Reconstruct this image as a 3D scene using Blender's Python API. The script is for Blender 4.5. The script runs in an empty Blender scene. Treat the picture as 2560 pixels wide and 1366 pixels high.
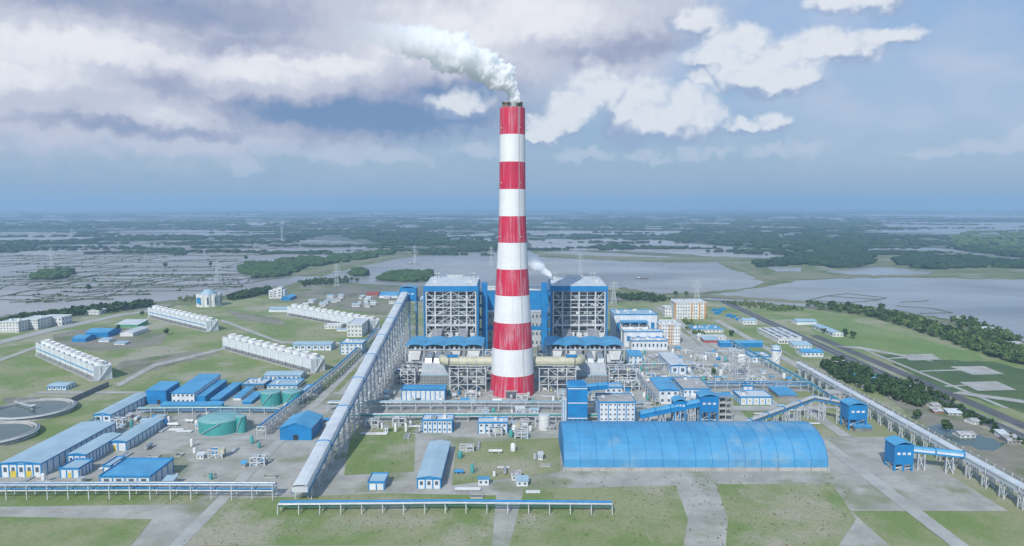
import bpy, bmesh, math, random
import numpy as np
from mathutils import Vector, Matrix, noise as mnoise

sc = bpy.context.scene
col = sc.collection
rnd = random.Random(11)
R = math.radians

# ------------------------------------------------------------------ camera
FPX, CAMZ = 1800.0, 184.5                 # focal length in photo pixels, drone height in metres
PITCH = math.atan(170.0 / FPX)
cam_d = bpy.data.cameras.new('camera')
cam_d.sensor_width = 36.0
cam_d.lens = 36.0 * FPX / 2560.0
cam_d.clip_start, cam_d.clip_end = 1.0, 300000.0
cam = bpy.data.objects.new('camera', cam_d)
col.objects.link(cam)
cam.location = (0, 0, CAMZ)
cam.rotation_euler = (math.pi / 2 - PITCH, 0, 0)
sc.camera = cam


def ray(px, py):
    """direction from the drone through a point of the photograph"""
    a, b = (px - 1280.0) / FPX, (683.0 - py) / FPX
    c, s = math.cos(PITCH), math.sin(PITCH)
    return Vector((a, c + b * s, -s + b * c))


def G(px, py, z=0.0):
    """survey a photograph point down to the level z"""
    d = ray(px, py)
    t = (z - CAMZ) / d.z
    return Vector((d.x * t, d.y * t, z))


def AY(px, py, Y):
    """survey a photograph point on the vertical plane at distance Y"""
    d = ray(px, py)
    t = Y / d.y
    return Vector((d.x * t, Y, CAMZ + d.z * t))


# ------------------------------------------------------------------ exposure
sc.view_settings.view_transform = 'Standard'
sc.view_settings.look = 'None'
sc.view_settings.exposure = -0.12
sc.view_settings.gamma = 1.0
sc.view_settings.use_curve_mapping = False
sc.cycles.volume_bounces = 48
sc.cycles.max_bounces = 48
sc.cycles.diffuse_bounces = 4
sc.cycles.glossy_bounces = 3
sc.cycles.use_denoising = True

# ------------------------------------------------------------------ sun
SUN_EL, SUN_AZ = 37.5, 199.0              # low over the drone's left shoulder
sd = bpy.data.lights.new('sun', 'SUN')
sd.energy = 4.4
sd.angle = R(0.53)
sd.color = (1.0, 0.975, 0.93)
sun = bpy.data.objects.new('sun', sd)
col.objects.link(sun)
svec = Vector((math.sin(R(SUN_AZ)) * math.cos(R(SUN_EL)), math.cos(R(SUN_AZ)) * math.cos(R(SUN_EL)), math.sin(R(SUN_EL))))
sun.rotation_euler = svec.to_track_quat('Z', 'Y').to_euler()

# ------------------------------------------------------------------ world: Nishita sky with a procedural cloud field
world = bpy.data.worlds.new('World')
sc.world = world
world.use_nodes = True
WN, WL = world.node_tree.nodes, world.node_tree.links
WN.clear()


class NG:
    """tiny node-graph writer"""
    def __init__(self, nodes, links):
        self.n, self.l = nodes, links

    def put(self, sock, v):
        if v is None:
            return
        if isinstance(v, bpy.types.NodeSocket):
            self.l.new(v, sock)
        else:
            sock.default_value = v

    def math(self, op, a, b=None, c=None, clamp=False):
        n = self.n.new('ShaderNodeMath')
        n.operation = op
        n.use_clamp = clamp
        self.put(n.inputs[0], a)
        self.put(n.inputs[1], b)
        self.put(n.inputs[2], c)
        return n.outputs[0]

    def vmath(self, op, a, b=None):
        n = self.n.new('ShaderNodeVectorMath')
        n.operation = op
        self.put(n.inputs[0], a)
        if op == 'SCALE':
            self.put(n.inputs['Scale'], b)
        elif b is not None:
            self.put(n.inputs[1], b)
        return n.outputs['Value'] if op in ('LENGTH', 'DISTANCE', 'DOT_PRODUCT') else n.outputs['Vector']

    def noise(self, vec, scale, detail=5, rough=0.55, lac=2.0, dist=0.0, color=False):
        n = self.n.new('ShaderNodeTexNoise')
        self.put(n.inputs['Vector'], vec)
        n.inputs['Scale'].default_value = scale
        n.inputs['Detail'].default_value = detail
        n.inputs['Roughness'].default_value = rough
        n.inputs['Lacunarity'].default_value = lac
        n.inputs['Distortion'].default_value = dist
        return n.outputs['Color'] if color else n.outputs['Fac']

    def puff(self, vec, scale):
        n = self.n.new('ShaderNodeTexVoronoi')
        n.voronoi_dimensions = '2D'
        n.feature = 'SMOOTH_F1'
        self.put(n.inputs['Vector'], vec)
        n.inputs['Scale'].default_value = scale
        n.inputs['Smoothness'].default_value = 0.8
        return n.outputs['Distance']

    def ramp(self, fac, lo, hi, a=0.0, b=1.0, smooth=True):
        n = self.n.new('ShaderNodeMapRange')
        n.interpolation_type = 'SMOOTHSTEP' if smooth else 'LINEAR'
        self.put(n.inputs['Value'], fac)
        self.put(n.inputs['From Min'], lo)
        self.put(n.inputs['From Max'], hi)
        self.put(n.inputs['To Min'], a)
        self.put(n.inputs['To Max'], b)
        return n.outputs['Result']

    def mix(self, fac, a, b, blend='MIX'):
        n = self.n.new('ShaderNodeMix')
        n.data_type = 'RGBA'
        n.blend_type = blend
        self.put(n.inputs[0], fac)
        for s, v in ((n.inputs[6], a), (n.inputs[7], b)):
            if isinstance(v, tuple) and len(v) == 3:
                v = v + (1.0,)
            self.put(s, v)
        return n.outputs[2]

    def mapping(self, vec, loc, rotz, scale, kind='TEXTURE'):
        n = self.n.new('ShaderNodeMapping')
        n.vector_type = kind
        self.put(n.inputs[0], vec)
        n.inputs[1].default_value = loc
        n.inputs[2].default_value = (0, 0, rotz)
        n.inputs[3].default_value = scale
        return n.outputs[0]

    def combine(self, x, y, z=0.0):
        n = self.n.new('ShaderNodeCombineXYZ')
        for s, v in zip(n.inputs, (x, y, z)):
            self.put(s, v)
        return n.outputs[0]

    def sep(self, v):
        n = self.n.new('ShaderNodeSeparateXYZ')
        self.put(n.inputs[0], v)
        return n.outputs


def lin(r, g, b):
    def f(c):
        c /= 255.0
        return c / 12.92 if c <= 0.04045 else ((c + 0.055) / 1.055) ** 2.4
    return (f(r), f(g), f(b))


SKY_STRENGTH = 0.1
W = NG(WN, WL)
sky = WN.new('ShaderNodeTexSky')
sky.sky_type = 'NISHITA'
sky.sun_disc = False
sky.sun_elevation = R(SUN_EL)
sky.sun_rotation = R(SUN_AZ)
sky.altitude = 150
sky.air_density = 1.3
sky.dust_density = 1.2
sky.ozone_density = 2.0
tc = WN.new('ShaderNodeTexCoord')
dx, dy, dz = W.sep(tc.outputs['Generated'])
AZ = W.math('MULTIPLY', W.math('ARCTAN2', dx, dy), 57.2958)
EL = W.math('MULTIPLY', W.math('ARCSINE', dz), 57.2958)
P = W.combine(AZ, EL)                                   # the sky in degrees: azimuth from north (ahead), elevation
WARP1 = W.noise(P, 0.22, 3, 0.5, color=True)
WARP2 = W.noise(P, 0.8, 6, 0.55, color=True)
PW = W.vmath('ADD', P, W.vmath('SCALE', W.vmath('SUBTRACT', WARP1, (0.5, 0.5, 0.5)), 2.4))
PW = W.vmath('ADD', PW, W.vmath('SCALE', W.vmath('SUBTRACT', WARP2, (0.5, 0.5, 0.5)), 1.9))
PS = W.vmath('MULTIPLY', P, (0.5, 1.0, 1.0))           # stretched for layered cloud
N_FINE = W.noise(P, 0.62, 7, 0.52)
N_DECK = W.noise(PS, 0.30, 5, 0.46, dist=0.3)
N_LIT = W.noise(W.vmath('ADD', P, (0.3, -0.5, 0.0)), 0.62, 7, 0.52)   # the same field, a step towards the light


def puffs(vec):
    """heaped round tops, large and small"""
    return W.math('ADD', W.math('MULTIPLY', W.puff(vec, 0.38), 0.66), W.math('MULTIPLY', W.puff(vec, 0.95), 0.34))


PQ = W.vmath('ADD', P, W.vmath('SCALE', W.vmath('SUBTRACT', WARP2, (0.5, 0.5, 0.5)), 1.6))
PUFF = puffs(PQ)
PUFF_LIT = puffs(W.vmath('ADD', PQ, (0.16, -0.30, 0.0)))


def blobs(lst, vec, soft=1.0):
    """soft union of cloud masses given by direction; each (x, y, rx, ry, weight)"""
    acc = None
    s = math.degrees(1.0 / FPX)
    for (x, y, rx, ry, w) in lst:
        d = ray(x, y).normalized()
        az, el = math.degrees(math.atan2(d.x, d.y)), math.degrees(math.asin(d.z))
        q = (0.45 + 0.55 * w) * s
        n = WN.new('ShaderNodeVectorMath')
        n.operation = 'MULTIPLY_ADD'
        W.put(n.inputs[0], vec)
        n.inputs[1].default_value = (1 / (rx * q), 1 / (ry * q), 0.0)
        n.inputs[2].default_value = (-az / (rx * q), -el / (ry * q), 0.0)
        b = W.vmath('LENGTH', n.outputs[0])
        acc = b if acc is None else W.math('SMOOTH_MIN', acc, b, 0.15)
    return W.ramp(acc, 1.0 + 0.55 * soft, 0.15)


# grey layered deck, upper left
deck_cover = blobs([(330, 80, 1150, 260, 1.0), (1050, 60, 640, 200, 1.0), (860, 255, 520, 120, 1.0), (250, 265, 660, 120, .95),
                    (1480, 60, 360, 130, .9), (500, 300, 460, 70, .8)], PW, 0.7)
deck_cover = W.math('ADD', deck_cover, W.math('MULTIPLY', W.math('SUBTRACT', N_DECK, 0.5), 0.55))
deck_cover = W.math('ADD', deck_cover, W.math('MULTIPLY', W.math('SUBTRACT', N_FINE, 0.5), 0.25))
deck_mask = W.ramp(deck_cover, -0.05, 0.7)
bright = blobs([(150, 108, 360, 70, .9), (640, 185, 190, 66, .8), (440, 278, 120, 36, .8), (1110, 85, 300, 110, .8), (1330, 40, 280, 90, .7),
                (40, 190, 280, 50, .6), (760, 150, 360, 40, .5)], PW, 1.2)
dark = blobs([(330, 15, 560, 62, .8), (560, 105, 260, 30, .6), (470, 214, 260, 34, .6), (1000, 292, 330, 70, 1.0), (760, 268, 360, 52, .9),
              (1140, 225, 190, 66, .9), (360, 322, 330, 22, .6), (1520, 120, 280, 40, .6)], PW, 1.2)
deep = blobs([(1000, 305, 300, 46, 1.0), (1130, 245, 140, 60, .8), (800, 288, 240, 34, .8)], PW, 1.2)
tone = W.math('SUBTRACT', W.math('MULTIPLY', bright, .9), W.math('MULTIPLY', dark, .75))
tone = W.math('ADD', tone, W.math('MULTIPLY', W.math('SUBTRACT', N_DECK, 0.5), 0.5))
tone = W.math('ADD', tone, W.math('MULTIPLY', W.math('SUBTRACT', N_FINE, N_LIT), 0.5))
tone = W.math('SUBTRACT', tone, W.math('MULTIPLY', deep, 0.55))
k = 1.0 / SKY_STRENGTH


def sk(r, g, b):
    c = lin(r, g, b)
    return tuple(v * k for v in c)


deck_col = W.mix(W.ramp(tone, -1.2, -0.5), sk(122, 150, 192), sk(170, 179, 206))
deck_col = W.mix(W.ramp(tone, -0.65, 0.1), deck_col, sk(206, 211, 228))
deck_col = W.mix(W.ramp(tone, 0.1, 1.0), deck_col, sk(246, 247, 253))
# fair-weather cumulus
cu = blobs([(1490, 215, 85, 66, 1), (1430, 270, 80, 60, 1), (1395, 315, 80, 44, 1), (1345, 345, 70, 30, 1), (1620, 225, 62, 50, 1), (1590, 280, 80, 60, 1),
            (1690, 315, 130, 60, 1), (1725, 265, 70, 55, 1), (1570, 335, 80, 40, 1), (1750, 45, 85, 50, .95), (1850, 105, 85, 44, 1), (1820, 155, 150, 40, .95),
            (2060, 118, 170, 38, 1), (2230, 92, 100, 26, .85), (1910, 200, 150, 50, .85), (1985, 190, 65, 50, .9), (1765, 198, 60, 22, .9), (2140, 5, 130, 46, .85),
            (1860, 322, 46, 22, .9), (1930, 308, 50, 34, .9), (1150, 268, 95, 46, .9), (1225, 330, 70, 24, .8)], PW, 0.9)
cu_low = blobs([(1500, 185, 85, 60, 1), (1435, 245, 80, 55, 1), (1400, 292, 80, 40, 1), (1345, 330, 70, 26, 1), (1625, 202, 62, 46, 1), (1595, 250, 80, 55, 1),
                (1700, 285, 130, 54, 1), (1728, 240, 70, 50, 1), (1755, 22, 85, 46, .95), (1850, 86, 85, 40, 1), (1825, 138, 150, 36, .95),
                (2060, 100, 170, 36, 1), (2230, 80, 100, 24, .85), (1920, 175, 150, 46, .85), (2140, -16, 130, 42, .85), (1860, 312, 46, 20, .9), (1930, 294, 50, 30, .9), (1155, 248, 95, 42, .9)], PW, 0.9)
cu = W.math('ADD', W.math('MULTIPLY', cu, 1.3), W.math('MULTIPLY', W.math('SUBTRACT', 0.36, PUFF), 1.0))
cu = W.math('ADD', cu, W.math('MULTIPLY', W.math('SUBTRACT', N_FINE, 0.5), 0.35))
cu_mask = W.ramp(cu, 0.16, 1.05)
lit = W.math('ADD', W.math('MULTIPLY', W.math('SUBTRACT', PUFF_LIT, PUFF), 0.9), W.ramp(cu_low, 0.0, 0.7, -0.2, 0.5))
lit = W.math('ADD', lit, W.math('MULTIPLY', W.math('SUBTRACT', N_FINE, N_LIT), 0.8))
cu_col = W.mix(W.ramp(lit, -0.15, 0.5), sk(160, 179, 212), sk(240, 244, 251))
# far row of small cumulus above the horizon
row = blobs([(2020, 372, 72, 28, 1), (1930, 388, 70, 20, .9), (1790, 388, 50, 18, .9), (1728, 384, 40, 16, .9), (2350, 374, 100, 16, .85), (2500, 358, 110, 24, .95),
             (2550, 335, 50, 26, .9), (620, 408, 56, 24, .9), (700, 362, 80, 28, .9), (850, 378, 130, 24, .85), (965, 388, 140, 24, .85), (265, 352, 66, 24, .9),
             (372, 364, 80, 20, .85), (505, 368, 100, 20, .85), (120, 325, 120, 28, .85), (1190, 382, 80, 22, .85), (1450, 392, 110, 18, .8), (1620, 388, 80, 16, .8),
             (-300, 360, 160, 24, .8), (2800, 350, 160, 24, .8)], PW, 0.9)
row = W.math('ADD', W.math('MULTIPLY', row, 1.2), W.math('MULTIPLY', W.math('SUBTRACT', 0.42, PUFF), 0.9))
row_mask = W.math('MULTIPLY', W.ramp(row, 0.2, 1.2), 0.62)
# thin veil to the right, plus scattered cloud all round beyond the picture
veil = W.math('MULTIPLY', blobs([(2380, 225, 460, 150, 1.0), (1900, 120, 420, 110, .8)], PW, 1.2), W.ramp(N_DECK, .3, .7, .4, .9))
back = W.math('MULTIPLY', W.ramp(N_DECK, 0.5, 0.72), W.ramp(W.math('ABSOLUTE', AZ), 38, 60))
high = W.math('MULTIPLY', W.ramp(W.noise(P, 0.06, 4, 0.55), 0.48, 0.68), W.ramp(EL, 17, 30))
base = W.mix(W.ramp(EL, 0.0, 15.0), sk(152, 182, 214), sk(144, 184, 232))
skyc = W.mix(0.8, sky.outputs[0], base)
skyc = W.mix(veil, skyc, sk(194, 209, 235))
skyc = W.mix(W.math('MAXIMUM', W.math('MULTIPLY', back, .7), W.math('MULTIPLY', high, .7)), skyc, sk(205, 212, 228))
skyc = W.mix(row_mask, skyc, sk(206, 217, 235))
skyc = W.mix(deck_mask, skyc, deck_col)
skyc = W.mix(W.math('MULTIPLY', cu_mask, 0.92), skyc, cu_col)
bgn = WN.new('ShaderNodeBackground')
WL.new(skyc, bgn.inputs['Color'])
bgn.inputs['Strength'].default_value = SKY_STRENGTH
wo = WN.new('ShaderNodeOutputWorld')
WL.new(bgn.outputs[0], wo.inputs['Surface'])
world.cycles.sampling_method = 'MANUAL'
world.cycles.sample_map_resolution = 512

# ------------------------------------------------------------------ materials (all procedural, in metres)
M = {}


def mat(name, c1, c2=None, rough=0.7, scale=0.3, detail=5, lo=0.35, hi=0.65, streak=0.0, bump=0.0, bscale=1.0, metal=0.0, ribs=None, dirt=0.0, spec=0.4, third=None):
    """painted or mineral surface: two tones by noise, rain streaks down walls, fine relief"""
    m = bpy.data.materials.new(name)
    m.use_nodes = True
    nt = m.node_tree
    nt.nodes.clear()
    g = NG(nt.nodes, nt.links)
    geo = nt.nodes.new('ShaderNodeNewGeometry')
    pos = geo.outputs['Position']
    c2 = c2 or tuple(v * 0.82 for v in c1)
    f = g.ramp(g.noise(pos, scale, detail, 0.6), lo, hi)
    c = g.mix(f, c1, c2)
    if third:
        c3, s3, l3, h3 = third
        c = g.mix(g.ramp(g.noise(pos, s3, 6, 0.6), l3, h3), c, c3)
    if rough >= 0.95 and spec > 0.2:
        c = g.mix(g.ramp(g.noise(pos, 0.55, 6, 0.7), 0.42, 0.66, 0.0, 0.45), c, tuple(v * 0.62 for v in c1))
        tv = g.vmath('MULTIPLY', pos, (0.5, 0.045, 1.0))
        c = g.mix(g.ramp(g.noise(tv, 1.0, 4, 0.6), 0.58, 0.72, 0.0, 0.35), c, (0.36, 0.335, 0.27))
    if streak:
        sv = g.vmath('MULTIPLY', pos, (0.55, 0.55, 0.03))
        c = g.mix(g.ramp(g.noise(sv, 1.0, 4, 0.6), 0.52, 0.75, 0.0, streak), c, tuple(v * 0.55 + 0.03 for v in c1))
    if dirt:
        c = g.mix(g.ramp(g.noise(pos, 0.9, 6, 0.65), 0.5, 0.8, 0.0, dirt), c, (0.16, 0.14, 0.12))
    b = nt.nodes.new('ShaderNodeBsdfPrincipled')
    nt.links.new(c, b.inputs['Base Color'])
    b.inputs['Roughness'].default_value = rough
    b.inputs['Metallic'].default_value = metal
    b.inputs['Specular IOR Level'].default_value = spec
    if bump or ribs:
        h = g.noise(pos, bscale, 4, 0.6)
        if ribs:
            w = g.math('SINE', g.math('MULTIPLY', g.vmath('DOT_PRODUCT', pos, ribs[0]), 6.2832 / ribs[1]))
            h = g.math('ADD', g.math('MULTIPLY', w, 0.5), g.math('MULTIPLY', h, 0.2))
        bn = nt.nodes.new('ShaderNodeBump')
        bn.inputs['Strength'].default_value = max(bump, 0.3 if ribs else 0)
        bn.inputs['Distance'].default_value = 0.15
        nt.links.new(h, bn.inputs['Height'])
        nt.links.new(bn.outputs[0], b.inputs['Normal'])
    o = nt.nodes.new('ShaderNodeOutputMaterial')
    nt.links.new(b.outputs[0], o.inputs['Surface'])
    M[name] = m
    return m


mat('white_clad', (0.66, 0.70, 0.73), (0.56, 0.60, 0.63), 0.55, 0.12, streak=0.55, ribs=((1, 1, 0), 1.2))
mat('plaster', (0.68, 0.69, 0.68), (0.55, 0.56, 0.55), 0.8, 0.15, streak=0.4)
mat('grey_clad', (0.44, 0.47, 0.49), (0.36, 0.39, 0.41), 0.55, 0.1, streak=0.4, ribs=((1, 1, 0), 1.2))
mat('blue_clad', (0.010, 0.215, 0.49), (0.012, 0.17, 0.41), 0.5, 0.1, streak=0.3, ribs=((1, 1, 0), 1.2))
mat('blue_paint', (0.014, 0.24, 0.52), (0.012, 0.19, 0.43), 0.5, 0.2)
mat('blue_roof', (0.085, 0.34, 0.57), (0.06, 0.27, 0.48), 0.5, 0.06, dirt=0.3, ribs=((1, 0, 0), 1.0))  # lighter than the blue walls: sun on the roofs put into the colour
mat('pale_blue_roof', (0.36, 0.50, 0.58), (0.30, 0.43, 0.51), 0.5, 0.05, dirt=0.3, ribs=((0, 1, 0), 1.0))
mat('pale_roof', (0.58, 0.62, 0.64), (0.48, 0.52, 0.55), 0.6, 0.08, dirt=0.4)
mat('concrete', (0.42, 0.42, 0.40), (0.32, 0.32, 0.31), 0.85, 0.12, streak=0.4, bump=0.1)
mat('dark_concrete', (0.22, 0.225, 0.23), (0.16, 0.165, 0.17), 0.85, 0.15, streak=0.4)
mat('steel', (0.56, 0.59, 0.61), (0.44, 0.47, 0.49), 0.5, 0.3, dirt=0.2)
mat('dark_steel', (0.12, 0.135, 0.15), (0.08, 0.09, 0.10), 0.6, 0.3)
mat('interior', (0.035, 0.045, 0.06), (0.02, 0.028, 0.04), 0.8, 0.2)  # near-black tone stands in for shade inside openings
mat('glass', (0.09, 0.13, 0.17), (0.06, 0.09, 0.13), 0.2, 0.2)
mat('teal_paint', (0.06, 0.33, 0.31), (0.05, 0.27, 0.26), 0.45, 0.08, streak=0.35)
mat('pale_teal', (0.20, 0.42, 0.42), (0.16, 0.35, 0.36), 0.5, 0.08, dirt=0.3)
mat('duct_clad', (0.52, 0.50, 0.36), (0.42, 0.41, 0.30), 0.45, 0.15, streak=0.2)
mat('aluminium', (0.50, 0.52, 0.53), (0.38, 0.40, 0.42), 0.35, 0.25, metal=0.5)
mat('orange_paint', (0.55, 0.27, 0.07), (0.48, 0.23, 0.06), 0.7, 0.2)
mat('red_roof', (0.36, 0.075, 0.06), (0.28, 0.06, 0.05), 0.7, 0.2, dirt=0.3)
mat('green_roof', (0.07, 0.30, 0.17), (0.06, 0.24, 0.14), 0.6, 0.2, dirt=0.2)
mat('yellow_paint', (0.60, 0.47, 0.06), (0.50, 0.40, 0.06), 0.6, 0.2)
mat('tin_roof', (0.50, 0.52, 0.54), (0.28, 0.24, 0.21), 0.5, 0.25, dirt=0.4)
mat('brown_steel', (0.36, 0.29, 0.20), (0.22, 0.175, 0.12), 0.6, 0.4, streak=0.4)
mat('brick', (0.33, 0.17, 0.12), (0.26, 0.13, 0.10), 0.85, 0.3)
mat('asphalt', (0.115, 0.12, 0.125), (0.085, 0.09, 0.095), 0.9, 0.05, bump=0.05)
mat('road_concrete', (0.42, 0.42, 0.39), (0.33, 0.325, 0.30), 0.9, 0.05, dirt=0.35)
mat('yard', (0.44, 0.43, 0.39), (0.31, 0.305, 0.27), 0.95, 0.045, 10, third=((0.20, 0.225, 0.12), 0.017, 0.50, 0.64), dirt=0.5)
mat('paint_line', (0.72, 0.72, 0.70), (0.6, 0.6, 0.58), 0.8, 0.5)
mat('lawn', (0.17, 0.235, 0.070), (0.285, 0.29, 0.155), 0.95, 0.013, 10, 0.42, 0.60, third=((0.36, 0.335, 0.25), 0.0095, 0.49, 0.63), bump=0.3, bscale=0.4)
mat('meadow', (0.15, 0.235, 0.065), (0.215, 0.27, 0.105), 0.95, 0.012, 8, 0.42, 0.64, bump=0.3, bscale=0.4)
mat('shaded_grass', (0.085, 0.14, 0.045), (0.055, 0.10, 0.035), 0.95, 0.02, 7, third=((0.16, 0.17, 0.09), 0.014, 0.62, 0.75), bump=0.3, bscale=0.4)  # grass with cloud shade put into its colour
mat('bare_earth', (0.27, 0.245, 0.20), (0.20, 0.20, 0.14), 0.95, 0.03, 8, third=((0.12, 0.16, 0.06), 0.02, 0.5, 0.66))
mat('coal', (0.030, 0.030, 0.032), (0.055, 0.052, 0.05), 0.95, 0.06, 8, bump=0.6, bscale=0.5)
mat('bund_grass', (0.060, 0.075, 0.04), (0.10, 0.10, 0.065), 0.95, 0.03, 7)
mat('levee_grass', (0.175, 0.195, 0.095), (0.235, 0.225, 0.15), 0.95, 0.015, 8)
mat('mud', (0.22, 0.205, 0.175), (0.15, 0.16, 0.115), 0.9, 0.012, 9, third=((0.10, 0.13, 0.06), 0.02, 0.54, 0.66))
mat('store_roof', (0.065, 0.29, 0.52), (0.05, 0.235, 0.44), 0.55, 0.05, 6, third=((0.19, 0.34, 0.46), 0.03, 0.54, 0.74), dirt=0.6, ribs=((1, 0, 0), 1.0))
mat('bark', (0.12, 0.09, 0.06), (0.08, 0.06, 0.045), 0.95, 2.0)


def foliage(name, c1, c2, scale):
    m = mat(name, c1, c2, 0.9, scale, 6, 0.38, 0.62, spec=0.15)
    return m


foliage('leaf_dark', (0.035, 0.072, 0.028), (0.062, 0.105, 0.036), 0.12)
foliage('leaf_mid', (0.055, 0.105, 0.036), (0.105, 0.15, 0.052), 0.06)
foliage('leaf_light', (0.10, 0.15, 0.045), (0.15, 0.19, 0.065), 0.12)
foliage('forest', (0.020, 0.047, 0.024), (0.040, 0.072, 0.034), 0.012)
foliage('far_forest', (0.024, 0.055, 0.026), (0.060, 0.095, 0.042), 0.0035)


def chimney_paint(name, c1, c2, worn, amount):
    """paint that flakes and washes out in long vertical runs"""
    m = bpy.data.materials.new(name)
    m.use_nodes = True
    nt = m.node_tree
    nt.nodes.clear()
    g = NG(nt.nodes, nt.links)
    geo = nt.nodes.new('ShaderNodeNewGeometry')
    pos = geo.outputs['Position']
    c = g.mix(g.ramp(g.noise(pos, 0.08, 5, 0.6), 0.35, 0.7), c1, c2)
    sv = g.vmath('MULTIPLY', pos, (0.42, 0.42, 0.012))
    run = g.ramp(g.noise(sv, 1.0, 5, 0.62), 0.47, 0.62, 0.0, amount)
    run = g.math('MULTIPLY', run, g.ramp(g.noise(pos, 0.06, 4, 0.6), 0.30, 0.62, 0.35, 1.0))
    c = g.mix(run, c, worn)
    c = g.mix(g.ramp(g.noise(g.vmath('MULTIPLY', pos, (0.8, 0.8, 0.05)), 1.0, 3, 0.6), 0.62, 0.75, 0.0, 0.25), c, (0.20, 0.18, 0.17))
    zz = g.sep(pos)[2]
    c = g.mix(g.ramp(g.math('FRACT', g.math('MULTIPLY', zz, 0.2)), 0.0, 0.06, 0.16, 0.0), c, (0.25, 0.22, 0.22))
    b = nt.nodes.new('ShaderNodeBsdfPrincipled')
    nt.links.new(c, b.inputs['Base Color'])
    b.inputs['Roughness'].default_value = 0.55
    o = nt.nodes.new('ShaderNodeOutputMaterial')
    nt.links.new(b.outputs[0], o.inputs['Surface'])
    M[name] = m


chimney_paint('chimney_red', (0.56, 0.006, 0.045), (0.47, 0.007, 0.05), (0.55, 0.25, 0.30), 0.85)
chimney_paint('chimney_white', (0.74, 0.75, 0.75), (0.68, 0.69, 0.70), (0.56, 0.57, 0.58), 0.35)


def water_mat(name, c1, c2, rough, s1):
    m = bpy.data.materials.new(name)
    m.use_nodes = True
    nt = m.node_tree
    nt.nodes.clear()
    g = NG(nt.nodes, nt.links)
    geo = nt.nodes.new('ShaderNodeNewGeometry')
    pos = geo.outputs['Position']
    st = g.vmath('MULTIPLY', pos, (0.45, 1.0, 1.0))
    n1 = g.noise(st, s1, 5, 0.55, dist=0.8)
    c = g.mix(g.ramp(n1, 0.36, 0.66), c1, c2)
    b = nt.nodes.new('ShaderNodeBsdfPrincipled')
    nt.links.new(c, b.inputs['Base Color'])
    nt.links.new(g.ramp(g.noise(st, s1 * 1.7, 5, 0.6, dist=0.6), 0.35, 0.68, rough * 0.55, rough * 1.5), b.inputs['Roughness'])
    b.inputs['IOR'].default_value = 1.33
    bn = nt.nodes.new('ShaderNodeBump')
    bn.inputs['Strength'].default_value = 0.10
    bn.inputs['Distance'].default_value = 0.4
    nt.links.new(g.noise(pos, 0.12, 4, 0.6), bn.inputs['Height'])
    nt.links.new(bn.outputs[0], b.inputs['Normal'])
    o = nt.nodes.new('ShaderNodeOutputMaterial')
    nt.links.new(b.outputs[0], o.inputs['Surface'])
    M[name] = m


water_mat('flood_water', (0.24, 0.235, 0.235), (0.30, 0.29, 0.28), 0.3, 0.0022)
water_mat('pond_water', (0.30, 0.295, 0.28), (0.19, 0.205, 0.22), 0.3, 0.0026)
water_mat('tank_water', (0.10, 0.14, 0.13), (0.08, 0.12, 0.11), 0.12, 0.02)


def far_land():
    """land to the horizon: fields, scrub and standing water too far off to tell apart"""
    m = bpy.data.materials.new('land')
    m.use_nodes = True
    nt = m.node_tree
    nt.nodes.clear()
    g = NG(nt.nodes, nt.links)
    geo = nt.nodes.new('ShaderNodeNewGeometry')
    pos = geo.outputs['Position']
    near = g.mix(g.ramp(g.noise(pos, 0.02, 8, 0.6), 0.38, 0.64), (0.115, 0.155, 0.055), (0.20, 0.205, 0.12))
    near = g.mix(g.ramp(g.noise(pos, 0.008, 7, 0.6), 0.52, 0.66), near, (0.27, 0.265, 0.22))
    sv = g.vmath('MULTIPLY', pos, (0.55, 0.40, 1.0))
    big = g.noise(sv, 0.00042, 8, 0.58, dist=0.5)
    mid = g.noise(sv, 0.0016, 7, 0.6, dist=0.3)
    far = g.mix(g.ramp(big, 0.42, 0.54), (0.16, 0.18, 0.165), (0.026, 0.055, 0.028))
    far = g.mix(g.ramp(mid, 0.56, 0.68, 0.0, 0.6), far, (0.085, 0.11, 0.065))
    px, py, pz = g.sep(pos)
    c = g.mix(g.ramp(py, 2200, 3600), near, far)
    b = nt.nodes.new('ShaderNodeBsdfPrincipled')
    nt.links.new(c, b.inputs['Base Color'])
    b.inputs['Roughness'].default_value = 0.9
    b.inputs['Specular IOR Level'].default_value = 0.2
    o = nt.nodes.new('ShaderNodeOutputMaterial')
    nt.links.new(b.outputs[0], o.inputs['Surface'])
    M['land'] = m


far_land()


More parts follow.
